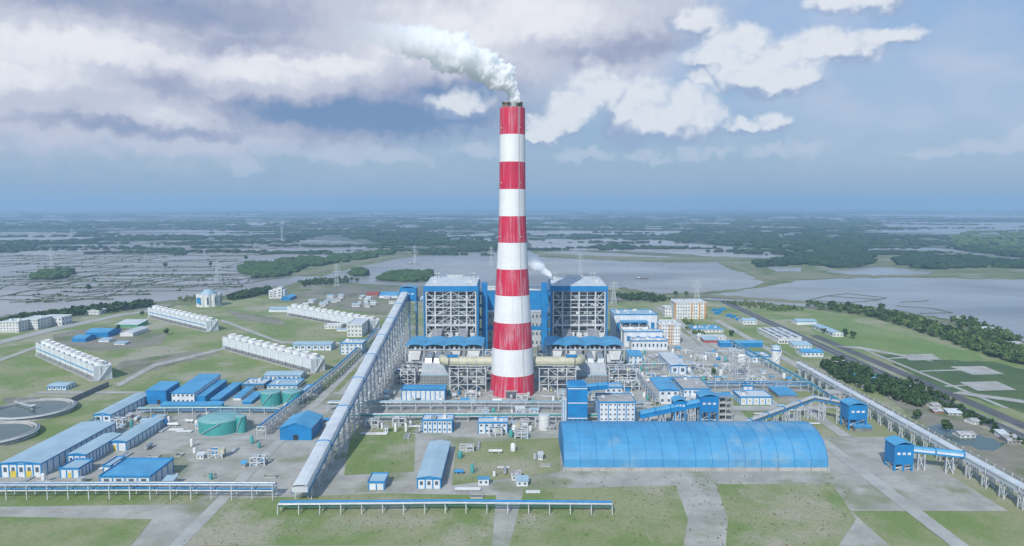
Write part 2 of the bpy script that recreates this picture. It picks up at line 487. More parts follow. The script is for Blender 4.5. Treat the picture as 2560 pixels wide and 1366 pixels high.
# ------------------------------------------------------------------ mesh writer
class MB:
    def __init__(self):
        self.v, self.f, self.sm = [], [], []

    def add(self, vs, fs, smooth=False):
        o = len(self.v)
        self.v += [tuple(p) for p in vs]
        self.f += [tuple(i + o for i in f) for f in fs]
        self.sm += [smooth] * len(fs)
        return self

    def box(self, x0, x1, y0, y1, z0, z1):
        vs = [(x0, y0, z0), (x1, y0, z0), (x1, y1, z0), (x0, y1, z0), (x0, y0, z1), (x1, y0, z1), (x1, y1, z1), (x0, y1, z1)]
        return self.add(vs, [(0, 3, 2, 1), (4, 5, 6, 7), (0, 1, 5, 4), (1, 2, 6, 5), (2, 3, 7, 6), (3, 0, 4, 7)])

    def beam(self, p, q, w=0.4, h=None):
        p, q = Vector(p), Vector(q)
        h = h or w
        d = (q - p).normalized()
        up = Vector((0, 0, 1)) if abs(d.z) < 0.95 else Vector((0, 1, 0))
        s = d.cross(up).normalized() * (w / 2)
        u = s.cross(d).normalized() * (h / 2)
        vs = [p - s - u, p + s - u, p + s + u, p - s + u, q - s - u, q + s - u, q + s + u, q - s + u]
        return self.add(vs, [(0, 3, 2, 1), (4, 5, 6, 7), (0, 1, 5, 4), (1, 2, 6, 5), (2, 3, 7, 6), (3, 0, 4, 7)])

    def lathe(self, prof, n=24, cx=0, cy=0, cap0=True, cap1=True, smooth=True):
        vs, fs = [], []
        for (r, z) in prof:
            for i in range(n):
                a = 2 * math.pi * i / n
                vs.append((cx + r * math.cos(a), cy + r * math.sin(a), z))
        for k_ in range(len(prof) - 1):
            for i in range(n):
                j = (i + 1) % n
                fs.append((k_ * n + i, k_ * n + j, (k_ + 1) * n + j, (k_ + 1) * n + i))
        self.add(vs, fs, smooth)
        if cap0:
            self.add(vs[:n], [tuple(reversed(range(n)))])
        if cap1:
            self.add(vs[-n:], [tuple(range(n))])
        return self

    def tube(self, pts, r, n=8):
        pts = [Vector(p) for p in pts]
        rings = []
        for i, p in enumerate(pts):
            d = (pts[min(i + 1, len(pts) - 1)] - pts[max(i - 1, 0)]).normalized()
            up = Vector((0, 0, 1)) if abs(d.z) < 0.95 else Vector((0, 1, 0))
            s = d.cross(up).normalized()
            u = s.cross(d).normalized()
            rings += [p + (s * math.cos(2 * math.pi * k_ / n) + u * math.sin(2 * math.pi * k_ / n)) * r for k_ in range(n)]
        fs = []
        for i in range(len(pts) - 1):
            for k_ in range(n):
                j = (k_ + 1) % n
                fs.append((i * n + k_, i * n + j, (i + 1) * n + j, (i + 1) * n + k_))
        self.add(rings, fs, True)
        self.add(rings[:n], [tuple(range(n))])
        self.add(rings[-n:], [tuple(reversed(range(n)))])
        return self

    def prism(self, prof, axis, a0, a1):
        """extrude a closed profile of (s, z) along x or y"""
        n = len(prof)
        mk = (lambda s, z, a: (a, s, z)) if axis == 'x' else (lambda s, z, a: (s, a, z))
        vs = [mk(s, z, a0) for s, z in prof] + [mk(s, z, a1) for s, z in prof]
        fs = [(i, (i + 1) % n, n + (i + 1) % n, n + i) for i in range(n)]
        fs += [tuple(reversed(range(n))), tuple(range(n, 2 * n))]
        return self.add(vs, fs)

    def flat(self, pts, z, thick=0.0):
        """a ground sheet from a polygon"""
        n = len(pts)
        vs = [(p[0], p[1], z) for p in pts]
        self.add(vs, [tuple(range(n))])
        return self

    def mesh(self, name, m):
        me = bpy.data.meshes.new(name)
        me.from_pydata(self.v, [], self.f)
        me.polygons.foreach_set('use_smooth', self.sm)
        me.materials.append(M[m])
        bm = bmesh.new()
        bm.from_mesh(me)
        bmesh.ops.recalc_face_normals(bm, faces=bm.faces)
        bm.to_mesh(me)
        bm.free()
        me.update()
        return me

    def obj(self, name, m, parent=None, loc=None, rz=0.0, kind=None):
        o = bpy.data.objects.new(name, self.mesh(name, m))
        col.objects.link(o)
        if parent:
            o.parent = parent
        if loc:
            o.location = loc
        o.rotation_euler.z = rz
        if kind:
            o['kind'] = kind
        return o


def thing(name, label, cat, loc=(0, 0, 0), rz=0.0, group=None):
    o = bpy.data.objects.new(name, None)
    o.empty_display_size = 2
    col.objects.link(o)
    o.location = loc
    o.rotation_euler.z = rz
    o['label'] = label
    o['category'] = cat
    if group:
        o['group'] = group
    return o


UNIT = {}


def piece(name, m, parent, c, s, rz=0.0, rx=0.0):
    """a box-shaped piece (post, pane, panel, beam) that shares its mesh with its likes"""
    if m not in UNIT:
        UNIT[m] = MB().box(-.5, .5, -.5, .5, -.5, .5).mesh('piece_' + m, m)
    o = bpy.data.objects.new(name, UNIT[m])
    col.objects.link(o)
    o.parent = parent
    o.location = c
    o.scale = s
    o.rotation_euler = (rx, 0, rz)
    return o


def copy_tree(src, parent=None):
    c = src.copy()
    col.objects.link(c)
    if parent:
        c.parent = parent
    for ch in src.children:
        copy_tree(ch, c)
    return c


SHEET_N = 0


def sheet(name, m, px_pts, z, kind='structure', label=None, rough_edge=0.0, px=True):
    global SHEET_N
    SHEET_N += 1
    z += SHEET_N * 0.004
    pts = [G(*p)[:2] for p in px_pts] if px else px_pts
    if rough_edge:
        out = []
        n = len(px_pts)
        for i in range(n):
            a, b = px_pts[i], px_pts[(i + 1) % n]
            L = math.hypot(b[0] - a[0], (b[1] - a[1]) * 4)
            k_ = max(1, int(L / 14))
            for j in range(k_):
                t = j / k_
                x, y = a[0] + (b[0] - a[0]) * t, a[1] + (b[1] - a[1]) * t
                sc_ = max(0.15, (y - 513) / 150.0)
                q = mnoise.noise_vector(Vector((x * 0.035, y * 0.14, 3.3))) + 0.5 * mnoise.noise_vector(Vector((x * 0.09, y * 0.4, 7.3)))
                out.append((x + q.x * rough_edge * 3.2, max(520, y + q.y * rough_edge * sc_)))
        pts = [G(*p)[:2] for p in out]
    mb = MB()
    mb.flat(pts, z)
    o = mb.obj(name, m, kind=kind)
    bm = bmesh.new()
    bm.from_mesh(o.data)
    bmesh.ops.triangulate(bm, faces=bm.faces)
    for f in bm.faces:
        if f.normal.z < 0:
            f.normal_flip()
    bm.to_mesh(o.data)
    bm.free()
    if label:
        o['label'] = label
    return o


def strip(name, m, x0, x1, y0, y1, z, kind='structure'):
    return sheet(name, m, [(x0, y0), (x1, y0), (x1, y1), (x0, y1)], z, kind, px=False)

# ------------------------------------------------------------------ ground, water, fields
def ground():
    c = [-62000, -30000, -14000, -7000, -3500, -1800, -900, -450, -200, 0, 200, 450, 900, 1800, 3500, 7000, 14000, 30000, 62000]
    n = len(c)
    vs = [(x, y, 0.0) for y in c for x in c]
    fs = [(j * n + i, j * n + i + 1, (j + 1) * n + i + 1, (j + 1) * n + i) for j in range(n - 1) for i in range(n - 1)]
    MB().add(vs, fs).obj('ground', 'land', kind='structure')


ground()

# flooded fields, ponds and channels (outlines surveyed from the photograph on to the ground)
sheet('flooded_fields', 'flood_water', [(-500, 830), (0, 790), (130, 778), (300, 762), (480, 745), (600, 735), (700, 715), (760, 706), (800, 694), (720, 690), (640, 694),
      (600, 676), (640, 660), (760, 652), (880, 642), (960, 632), (1010, 622), (870, 604), (700, 599), (300, 607), (100, 618), (0, 632), (-500, 650)], 0.3, rough_edge=4)
for pts in ([(-400, 600), (0, 603), (120, 600), (340, 597), (500, 591), (800, 584), (835, 571), (700, 570), (400, 578), (100, 581), (-400, 584)],
            [(-300, 565), (0, 566), (110, 565), (100, 560), (0, 560), (-300, 560)],
            [(380, 561), (560, 563), (880, 558), (1180, 551), (1100, 549), (850, 553), (600, 557)],
            [(850, 573), (950, 571), (940, 567), (850, 569)],
            [(900, 600), (930, 604), (1000, 610), (960, 596)],
            [(1060, 582), (1130, 577), (1235, 580), (1235, 603), (1180, 606), (1100, 600), (1130, 590)],
            [(1320, 582), (1380, 577), (1500, 578), (1690, 577), (1720, 583), (1640, 590), (1560, 588), (1470, 592), (1330, 588)],
            [(1320, 600), (1400, 598), (1560, 597), (1650, 600), (1700, 606), (1900, 625), (1980, 640), (1960, 648), (1860, 645), (1700, 636), (1580, 630), (1440, 626), (1330, 622)],
            [(1320, 632), (1440, 628), (1540, 634), (1640, 640), (1700, 645), (1500, 641), (1330, 640)],
            [(1510, 562), (1700, 564), (1850, 561), (1840, 556), (1700, 559), (1540, 559)],
            [(2060, 578), (2130, 576), (2300, 584), (2420, 586), (2560, 584), (2900, 586), (2900, 560), (2560, 557), (2300, 552), (2200, 556), (2220, 568), (2100, 573)],
            [(2100, 543), (2300, 541), (2560, 546), (2900, 548), (2900, 540), (2560, 537), (2200, 537)],
            [(1910, 660), (1950, 666), (2000, 670), (2000, 680), (1940, 678), (1900, 668)],
            [(2150, 628), (2250, 624), (2400, 632), (2560, 650), (2560, 641), (2480, 631), (2330, 620), (2180, 620)],
            [(2060, 680), (2150, 668), (2260, 672), (2340, 682), (2300, 689), (2140, 688)],
            [(1850, 600), (1960, 607), (1990, 600), (1900, 596)], [(1900, 592), (1960, 590), (1940, 586), (1880, 588)]):
    sheet('water', 'flood_water', pts, 0.3, rough_edge=2.5)
sheet('pond', 'pond_water', [(800, 694), (890, 668), (1000, 648), (1100, 636), (1240, 632), (1330, 642), (1500, 652), (1640, 657), (1795, 657), (1815, 668), (1880, 690), (1915, 706),
      (1870, 722), (1720, 734), (1650, 735), (1560, 720), (1500, 724), (1350, 728), (1240, 724), (1100, 718), (960, 714), (860, 706)], 0.3, rough_edge=2.5)
sheet('pond', 'pond_water', [(1760, 738), (1880, 724), (1990, 704), (2080, 698), (2250, 694), (2400, 698), (2560, 700), (2800, 714), (2900, 900), (2560, 858), (2420, 806), (2240, 778), (2040, 756), (1880, 745)], 0.3, rough_edge=2.5)
sheet('canal', 'pond_water', [(1640, 748), (1760, 751), (1900, 758), (2060, 772), (2190, 782), (2330, 808), (2560, 874), (2800, 950), (2800, 905), (2560, 866), (2420, 830), (2330, 798), (2200, 775), (2050, 763), (1900, 753), (1760, 746)], 0.55, rough_edge=1.5)
# grassy levees round the ponds
for pts in ([(640, 693), (760, 690), (880, 664), (1000, 643), (1100, 632), (1240, 627), (1340, 638), (1500, 648), (1650, 652), (1830, 650), (1860, 648), (1850, 643), (1650, 645), (1500, 641), (1340, 631), (1240, 621), (1100, 625), (980, 637), (860, 656), (740, 682)],
            [(1790, 657), (1830, 668), (1880, 688), (1930, 704), (1960, 704), (1900, 684), (1850, 666), (1830, 652)],
            [(1880, 700), (1990, 700), (2080, 697), (2100, 690), (2060, 684), (1980, 682), (1900, 690)],
            [(2080, 697), (2250, 693), (2400, 690), (2390, 684), (2240, 688), (2100, 691)],
            [(1640, 745), (1760, 742), (1900, 752), (2050, 764), (2200, 777), (2330, 801), (2400, 815), (2330, 795), (2200, 770), (2050, 757), (1900, 745), (1760, 737), (1660, 738)]):
    sheet('levee', 'levee_grass', pts, 0.45, rough_edge=1.5)


def strip_line(mb, pts, w, z0, h):
    """a low earth bank along a line of ground points"""
    for a, b in zip(pts[:-1], pts[1:]):
        a, b = Vector((a[0], a[1], 0)), Vector((b[0], b[1], 0))
        d = (b - a)
        if d.length < 0.5:
            continue
        s = Vector((-d.y, d.x, 0)).normalized()
        vs = [a - s * w, a + s * w, b + s * w, b - s * w, a - s * w * .3, a + s * w * .3, b + s * w * .3, b - s * w * .3]
        vs = [Vector((v.x, v.y, z0 if i < 4 else z0 + h)) for i, v in enumerate(vs)]
        mb.add(vs, [(4, 5, 6, 7), (0, 1, 5, 4), (1, 2, 6, 5), (2, 3, 7, 6), (3, 0, 4, 7)])


ICO = None


def ico():
    global ICO
    if ICO is None:
        bm = bmesh.new()
        bmesh.ops.create_icosphere(bm, subdivisions=1, radius=1.0)
        v = np.array([p.co[:] for p in bm.verts], dtype=np.float32)
        f = np.array([[q.index for q in p.verts] for p in bm.faces], dtype=np.int32)
        bm.free()
        ICO = (v, f)
    return ICO


def np_mesh(name, verts, faces, m, parent=None, kind=None):
    """numpy arrays straight into a mesh object (faces all of one size)"""
    me = bpy.data.meshes.new(name)
    nv, nf, k_ = len(verts), len(faces), faces.shape[1]
    me.vertices.add(nv)
    me.vertices.foreach_set('co', verts.astype(np.float32).ravel())
    me.loops.add(nf * k_)
    me.loops.foreach_set('vertex_index', faces.astype(np.int32).ravel())
    me.polygons.add(nf)
    me.polygons.foreach_set('loop_start', np.arange(0, nf * k_, k_, dtype=np.int32))
    me.polygons.foreach_set('loop_total', np.full(nf, k_, dtype=np.int32))
    me.update(calc_edges=True)
    me.materials.append(M[m])
    o = bpy.data.objects.new(name, me)
    col.objects.link(o)
    if parent:
        o.parent = parent
    if kind:
        o['kind'] = kind
    return o


npr = np.random.default_rng(5)


def clump_geo(P_, S_):
    """rough canopy lumps at points P_ (n,3) with radii S_ (n,3)"""
    v, f = ico()
    n = len(P_)
    j = 1.0 + npr.uniform(-.33, .33, (n, len(v), 1))
    a = npr.uniform(0, 6.283, n)
    ca, sa = np.cos(a)[:, None], np.sin(a)[:, None]
    vx = v[None, :, 0] * ca - v[None, :, 1] * sa
    vy = v[None, :, 0] * sa + v[None, :, 1] * ca
    vv = np.stack([vx, vy, np.repeat(v[None, :, 2], n, 0)], -1) * j * S_[:, None, :] + P_[:, None, :]
    ff = f[None] + (np.arange(n) * len(v))[:, None, None]
    return vv.reshape(-1, 3), ff.reshape(-1, 3)


def in_poly(x, y, poly):
    c = False
    j = len(poly) - 1
    for i in range(len(poly)):
        xi, yi = poly[i]
        xj, yj = poly[j]
        if (yi > y) != (yj > y) and x < (xj - xi) * (y - yi) / (yj - yi) + xi:
            c = not c
        j = i
    return c


def sample_poly(poly, n):
    xs, ys = [p[0] for p in poly], [p[1] for p in poly]
    out = []
    while len(out) < n:
        x, y = rnd.uniform(min(xs), max(xs)), rnd.uniform(min(ys), max(ys))
        if in_poly(x, y, poly):
            out.append((x, y))
    return out


def woodland(poly, n, name='woodland', m='forest', label='', h=(5, 15), thin=-.12):
    """a distant wood that reads as one mass: uneven canopy in ragged broken bands"""
    Ps, Ss = [], []
    for (x, y) in sample_poly(poly, n):
        if mnoise.noise(Vector((x * .018, y * .16, 4.1))) + .5 * mnoise.noise(Vector((x * .05, y * .5, 1.1))) < thin:
            continue
        g = G(x + rnd.uniform(-3, 3), max(y + rnd.uniform(-.5, .5), 519))
        dist = g.y
        hh = rnd.uniform(*h)
        w = rnd.uniform(4.0, 9.0) * (1 + dist / 2300.0)
        Ps.append((g.x, g.y, hh * .5))
        Ss.append((w, w * rnd.uniform(.8, 1.6), hh * .55))
    v, f = clump_geo(np.array(Ps), np.array(Ss))
    o = np_mesh(name, v, f, m, kind='stuff')
    o['label'] = label
    o['category'] = 'woodland'
    return o


FW = [
    ([(835, 577), (900, 566), (1000, 560), (1100, 556), (1245, 556), (1245, 578), (1130, 577), (1060, 582), (1120, 592), (1100, 600), (1190, 607), (1245, 606), (1245, 618), (1150, 619), (1020, 614), (900, 606), (870, 594)], 2600, 'forest', 'dark wood on the plain left of the chimney'),
    ([(1310, 577), (1330, 548), (1420, 533), (1560, 526), (1800, 524), (2010, 529), (2090, 536), (2100, 544), (2190, 548), (2200, 562), (2180, 571), (2060, 574), (1900, 577), (1720, 572), (1600, 577), (1420, 576)], 3600, 'far_forest', 'wide dark forest near the horizon right of the chimney'),
    ([(1640, 594), (1700, 584), (1740, 580), (1900, 579), (2060, 580), (2130, 580), (2230, 590), (2330, 602), (2370, 613), (2260, 619), (2150, 616), (2060, 630), (1960, 626), (1860, 617), (1760, 611)], 3200, 'forest', 'long dark wood across the middle distance at right'),
    ([(1985, 640), (2060, 628), (2110, 622), (2180, 636), (2190, 652), (2150, 667), (2080, 670), (2000, 662), (1900, 668), (1890, 660), (1960, 650)], 900, 'forest', 'dense grove beside the pond bank at right'),
    ([(2235, 650), (2320, 641), (2420, 645), (2560, 655), (2800, 664), (2800, 690), (2560, 672), (2440, 668), (2330, 674), (2250, 668)], 1100, 'forest', 'dense grove behind the large pond at far right'),
    ([(2370, 600), (2420, 580), (2560, 578), (2800, 580), (2800, 648), (2560, 640), (2470, 628), (2400, 622)], 900, 'leaf_mid', 'scrubby yellow green wood at the right edge'),
    ([(2380, 622), (2450, 618), (2560, 624), (2800, 630), (2800, 652), (2560, 645), (2440, 634)], 500, 'forest', 'dark wood in front of the scrub at the right edge'),
    ([(-400, 632), (0, 620), (40, 610), (90, 612), (90, 620), (30, 632), (-400, 650)], 400, 'forest', 'dark grove at the left edge of the flooded fields'),
    ([(86, 609), (200, 602), (330, 597), (420, 592), (600, 594), (720, 588), (840, 578), (860, 588), (700, 598), (500, 600), (300, 603), (150, 610)], 1000, 'forest', 'long line of trees across the flooded fields'),
    ([(600, 676), (625, 663), (680, 656), (760, 648), (850, 640), (890, 638), (960, 630), (1000, 628), (960, 640), (870, 655), (760, 669), (715, 690), (640, 696), (620, 686)], 900, 'leaf_dark', 'grove reaching into the flooded fields left of the pond'),
    ([(950, 700), (960, 691), (1010, 685), (1075, 684), (1080, 690), (1075, 703), (1000, 706)], 260, 'leaf_dark', 'dark grove on the pond shore behind the left boiler house'),
    ([(1130, 618), (1240, 612), (1245, 624), (1150, 627)], 160, 'forest', 'row of trees on the far pond bank'),
    ([(880, 682), (895, 678), (912, 681), (912, 690), (880, 691)], 40, 'leaf_dark', 'small clump of trees in the water left of the pond'),
    ([(1475, 620), (1560, 614), (1580, 624), (1480, 626)], 130, 'forest', 'low wood on the plain behind the right boiler house'),
    ([(1400, 592), (1470, 588), (1510, 596), (1440, 600)], 110, 'forest', 'small wood right of the chimney on the far plain'),
    ([(80, 690), (100, 685), (175, 683), (180, 693), (140, 699), (90, 700)], 90, 'leaf_dark', 'dark island of trees in the flooded fields at left'),
    ([(-300, 596), (0, 577), (90, 571), (350, 571), (560, 567), (830, 562), (1240, 545), (1240, 540), (830, 545), (300, 553), (-300, 556)], 2600, 'far_forest', 'band of far woods under the horizon at left'),
    ([(-300, 527), (300, 526), (700, 524), (1240, 519.5), (1240, 535), (700, 540), (300, 545), (-300, 548)], 1600, 'far_forest', 'hazy woods on the horizon at left'),
    ([(2120, 534), (2560, 533), (2900, 536), (2900, 526), (2560, 524), (2120, 524)], 700, 'far_forest', 'hazy woods on the horizon at right'),
    ([(2150, 553), (2560, 556), (2900, 560), (2900, 551), (2560, 548), (2240, 547)], 500, 'far_forest', 'thin dark line of trees among the far ponds at right'),
]
for poly, n, m, lab in FW:
    woodland(poly, int(n * 2.1), m=m, label=lab, thin=.06 if n > 1500 else -.12)

# thin broken tree lines and pond strips out to the horizon
for lab, xa, xb in (('thin broken tree lines on the far plain left of the chimney', -200, 1230), ('thin broken tree lines on the far plain right of the chimney', 1310, 2760)):
    tl, ts = [], []
    for k_ in range(150):
        y = 521 + 118 * rnd.random() ** 1.5
        x = rnd.uniform(xa, xb)
        L, T = rnd.uniform(25, 190), rnd.uniform(.25, .9) * (1 + (y - 520) / 45)
        q = int(L * rnd.uniform(.25, .5))
        for _ in range(q):
            u_ = rnd.gauss(0, .4)
            g = G(min(max(x + u_ * L, xa), xb), max(519, y + rnd.gauss(0, .35) * T + u_ * 2.0 * math.sin(k_)))
            w = rnd.uniform(4, 9) * (1 + g.y / 2500.0)
            hh = rnd.uniform(4, 12)
            tl.append((g.x, g.y, hh * .5))
            ts.append((w, w, hh * .55))
    v, f = clump_geo(np.array(tl), np.array(ts))
    o = np_mesh('tree_line', v, f, 'forest', kind='stuff')
    o['label'] = lab
    o['category'] = 'trees'
fp = MB()
for k_ in range(110):
    y = 524 + 75 * rnd.random() ** 1.3
    x = rnd.uniform(-150, 2700)
    L, T = rnd.uniform(30, 170), rnd.uniform(.4, 1.2) * (1 + (y - 520) / 50)
    ring = []
    for i in range(18):
        a = i * math.pi / 9
        ring.append(G(x + math.cos(a) * L * (1 + .2 * math.sin(3 * a + k_)), max(520, y + math.sin(a) * T * (1 + .3 * math.cos(2 * a + k_)))))
    fp.add([(q.x, q.y, 1.4 + k_ * .02) for q in ring], [tuple(range(18))])
fp.obj('far_ponds', 'flood_water', kind='structure')

# earth banks between the flooded fields (one connected network)
bank = MB()
SP = []
for k_ in range(34):
    t = (k_ + rnd.uniform(0, .8)) / 34
    y = 606 + 165 * t ** 1.25
    x = rnd.uniform(-150, 250)
    while x < 1000:
        L = rnd.uniform(90, 420)
        yy = y + rnd.uniform(-3, 3) * (1 + t)
        pts = []
        for s in range(9):
            q = x + L * s / 8
            lim = 786 - (q * .095)
            if yy > lim - 6 or (q > 600 and yy > 735 - (q - 600) * .2) or (q > 620 and 640 < yy):
                break
            pts.append(G(q, yy + rnd.uniform(-.9, .9) * (0.6 + 1.3 * t) - (q - x) * .008))
        if len(pts) > 1:
            strip_line(bank, pts, 1.7 + 1.2 * rnd.random(), 0.31, 1.3)
            for p in pts[:-1]:
                if rnd.random() < .8:
                    SP.append((p, pts[pts.index(p) + 1]))
        x += L + rnd.choice([0, 0, rnd.uniform(10, 120)])
for k_ in range(70):
    x, y = rnd.uniform(-100, 620), rnd.uniform(625, 765)
    if y > 778 - x * .095:
        continue
    a = G(x, y)
    ang = rnd.uniform(-.5, .5)
    pts = [a + Vector((math.sin(ang) * s + rnd.uniform(-4, 4), math.cos(ang) * s, 0)) for s in (0, 35, 75, 120, rnd.uniform(130, 220))]
    strip_line(bank, pts, 1.7, 0.31, 1.1)
bank.obj('earth_bank', 'bund_grass', kind='structure')
sp, ss = [], []
for a, b in SP:
    for q in range(rnd.choice([0, 1, 2, 5])):
        p = a.lerp(b, rnd.random())
        r = rnd.uniform(1.2, 2.6)
        sp.append((p.x + rnd.uniform(-2, 2), p.y + rnd.uniform(-2, 2), 1.0 + r * .3))
        ss.append((r * 1.4, r * 1.4, r * .9))
v, f = clump_geo(np.array(sp), np.array(ss))
o = np_mesh('bank_scrub', v, f, 'leaf_dark', kind='stuff')
o['label'] = 'low scrub growing along the banks of the flooded fields'
o['category'] = 'scrub'

# rectangular bunded basin and bank lines in the right pond
rb = MB()
for pts in ([(2020, 752), (2065, 741), (2120, 735), (2215, 746)], [(2190, 752), (2215, 746)], [(2020, 752), (2120, 758), (2190, 752)], [(2065, 741), (2200, 750)],
            [(2240, 766), (2330, 772), (2380, 783), (2300, 785)], [(2250, 757), (2320, 753)]):
    strip_line(rb, [G(*p) for p in pts], 2.4, 0.31, 0.8)
rb.obj('earth_bank', 'bund_grass', kind='structure')

# ------------------------------------------------------------------ the site's ground
sheet('grounds', 'lawn', [(-400, 905), (0, 828), (160, 800), (380, 775), (560, 752), (700, 738), (820, 722), (960, 716), (1100, 722), (1300, 735), (1600, 738), (1700, 748), (1900, 764),
      (2060, 778), (2200, 800), (2330, 840), (2560, 915), (2900, 1030), (3600, 2200), (-1000, 2200)], 0.05, rough_edge=2)
sheet('mudflat', 'mud', [(680, 742), (760, 728), (860, 714), (960, 716), (1100, 722), (1300, 732), (1500, 728), (1600, 734), (1660, 744), (1640, 756), (1300, 756), (1000, 752), (860, 748), (760, 748)], 0.12, rough_edge=2)
sheet('meadow', 'meadow', [(2010, 795), (2120, 800), (2240, 830), (2420, 880), (2470, 900), (2330, 903), (2130, 880), (2040, 845)], 0.12, rough_edge=1.2)
sheet('shaded_field', 'shaded_grass', [(2190, 884), (2330, 900), (2480, 905), (2700, 960), (2900, 1060), (2700, 1075), (2480, 1010), (2330, 965)], 0.12, rough_edge=1.2)  # dark sheet stands in for cloud shadow on the fields
strip('plant_yard', 'yard', -172, 205, 300, 1012, 0.12)
strip('treatment_yard', 'yard', 205, 300, 700, 1000, 0.12)
strip('forecourt', 'yard', -352, -172, 300, 690, 0.12)
strip('hardstanding', 'yard', 205, 300, 420, 560, 0.12)
sheet('bare_ground', 'bare_earth', [(130, 838), (260, 815), (420, 835), (400, 862), (240, 880), (140, 860)], 0.14, rough_edge=1.2)
sheet('bare_ground', 'bare_earth', [(300, 905), (480, 878), (560, 882), (470, 905), (330, 940), (290, 930)], 0.14, rough_edge=1.2)
sheet('bare_ground', 'bare_earth', [(640, 765), (720, 735), (860, 738), (990, 760), (960, 790), (860, 775), (700, 752)], 0.14, rough_edge=1.2)
sheet('bare_ground', 'bare_earth', [(560, 775), (690, 795), (720, 815), (600, 800)], 0.14, rough_edge=1.2)
sheet('scrapyard_ground', 'bare_earth', [(2175, 955), (2230, 965), (2560, 1120), (2900, 1290), (2620, 1240), (2330, 1075), (2220, 1000)], 0.14, rough_edge=1.2)
sheet('flood_pool', 'tank_water', [(2290, 1075), (2350, 1060), (2450, 1090), (2520, 1110), (2480, 1130), (2380, 1110)], 0.2, rough_edge=1.2)
sheet('verge', 'lawn', [(1310, 1225), (1690, 1215), (1720, 1300), (1700, 1420), (1260, 1420)], 0.18)
sheet('verge', 'lawn', [(1790, 1212), (2080, 1212), (2140, 1300), (2060, 1420), (1810, 1420), (1820, 1300)], 0.18)

sheet('verge', 'lawn', [(560, 1250), (960, 1235), (1240, 1240), (1230, 1366), (420, 1366)], 0.18)
sheet('verge', 'lawn', [(0, 1215), (150, 1212), (520, 1236), (480, 1262), (0, 1268)], 0.18)
sheet('verge', 'lawn', [(880, 1065), (1040, 1055), (1035, 1180), (860, 1190)], 0.18)
sheet('verge', 'lawn', [(1140, 1110), (1400, 1095), (1400, 1180), (1130, 1215)], 0.18)
sheet('verge', 'lawn', [(-200, 1290), (380, 1300), (300, 1400), (-200, 1400)], 0.18)
# roads with kerbs: lanes run with the plant grid
strip('road', 'asphalt', 396, 415, 300, 1500, 0.24)
strip('road', 'asphalt', 422, 436, 300, 1010, 0.24)
for x in (396.3, 405.4, 414.4):
    strip('road_marking', 'paint_line', x, x + .35, 300, 1500, 0.28)
for x0, x1, y0, y1 in ((324, 334, 300, 1150), (448, 453, 640, 905), (-186, -178, 300, 1010), (238, 248, 300, 1120), (-176, 300, 640, 648), (-176, 240, 690, 698), (262, 272, 560, 1000),
                       (-352, -178, 552, 562), (-470, -178, 692, 700), (120, 128, 560, 960)):
    strip('road', 'road_concrete', x0, x1, y0, y1, 0.22 if x1 - x0 < 60 else 0.205)
for pts in ([(0, 905), (0, 898), (90, 866), (92, 872)], [(0, 862), (0, 852), (120, 822), (300, 786), (380, 775), (380, 780), (300, 792), (130, 830)],
            [(290, 962), (300, 968), (390, 918), (590, 868), (590, 863), (380, 912)], [(556, 800), (550, 804), (700, 860), (860, 862), (860, 857), (705, 855)],
            [(2080, 866), (2150, 868), (2320, 900), (2335, 906), (2150, 874)], [(2190, 900), (2260, 893), (2300, 891), (2260, 897)],
            [(2300, 928), (2400, 925), (2400, 928), (2300, 931)], [(2360, 966), (2420, 963), (2420, 966), (2366, 969)],
            [(1640, 770), (1650, 768), (1700, 800), (1790, 880), (1770, 880), (1690, 806)], [(1650, 895), (1750, 870), (1800, 868), (1790, 874), (1700, 892)],
            [(1680, 990), (1800, 1020), (2060, 1022), (2060, 1030), (1780, 1028)], [(2560, 1010), (2380, 985), (2400, 980), (2560, 1002)]):
    sheet('road', 'road_concrete', pts, 0.26)
for pts in ([(2250, 888), (2330, 886), (2352, 901), (2275, 903)], [(2374, 918), (2460, 917), (2512, 937), (2432, 939)], [(2398, 957), (2492, 955), (2542, 977), (2445, 979)]):
    sheet('paved_pad', 'road_concrete', pts, 0.3)
for x0, x1, y0, y1 in ((395.7, 396, 300, 1500), (415, 415.3, 300, 1500), (421.7, 422, 300, 1010), (334, 334.3, 300, 1150), (323.7, 324, 300, 1150)):
    MB().box(x0, x1, y0, y1, 0.0, 0.36).obj('kerb', 'concrete', kind='structure')


# ------------------------------------------------------------------ trees near enough to have leaves
def leaf_cards(n, rx, rz, zc, size, lumps=7):
    """leaf clusters gathered round a few uneven lobes of a crown"""
    lob = [(npr.uniform(-.55, .55) * rx, npr.uniform(-.55, .55) * rx, zc + npr.uniform(-.5, .6) * rz, npr.uniform(.38, .62)) for _ in range(lumps)]
    out_v = np.zeros((n, 4, 3))
    for i in range(n):
        lx, ly, lz, lr = lob[i % lumps]
        d = npr.normal(size=3)
        d /= np.linalg.norm(d)
        rr = npr.uniform(.72, 1.05)
        c = np.array([lx, ly, lz]) + d * np.array([rx, rx, rz]) * lr * rr
        nrm = d + npr.normal(size=3) * .55
        nrm /= np.linalg.norm(nrm)
        t = np.cross(nrm, [0.3, 0.2, 1.0])
        t /= np.linalg.norm(t) + 1e-6
        b = np.cross(nrm, t)
        s = size * npr.uniform(.7, 1.35)
        out_v[i] = [c - t * s - b * s * .6, c + t * s * .7 - b * s, c + t * s + b * s * .7, c - t * s * .8 + b * s]
    return out_v.reshape(-1, 3), np.arange(n * 4).reshape(n, 4)


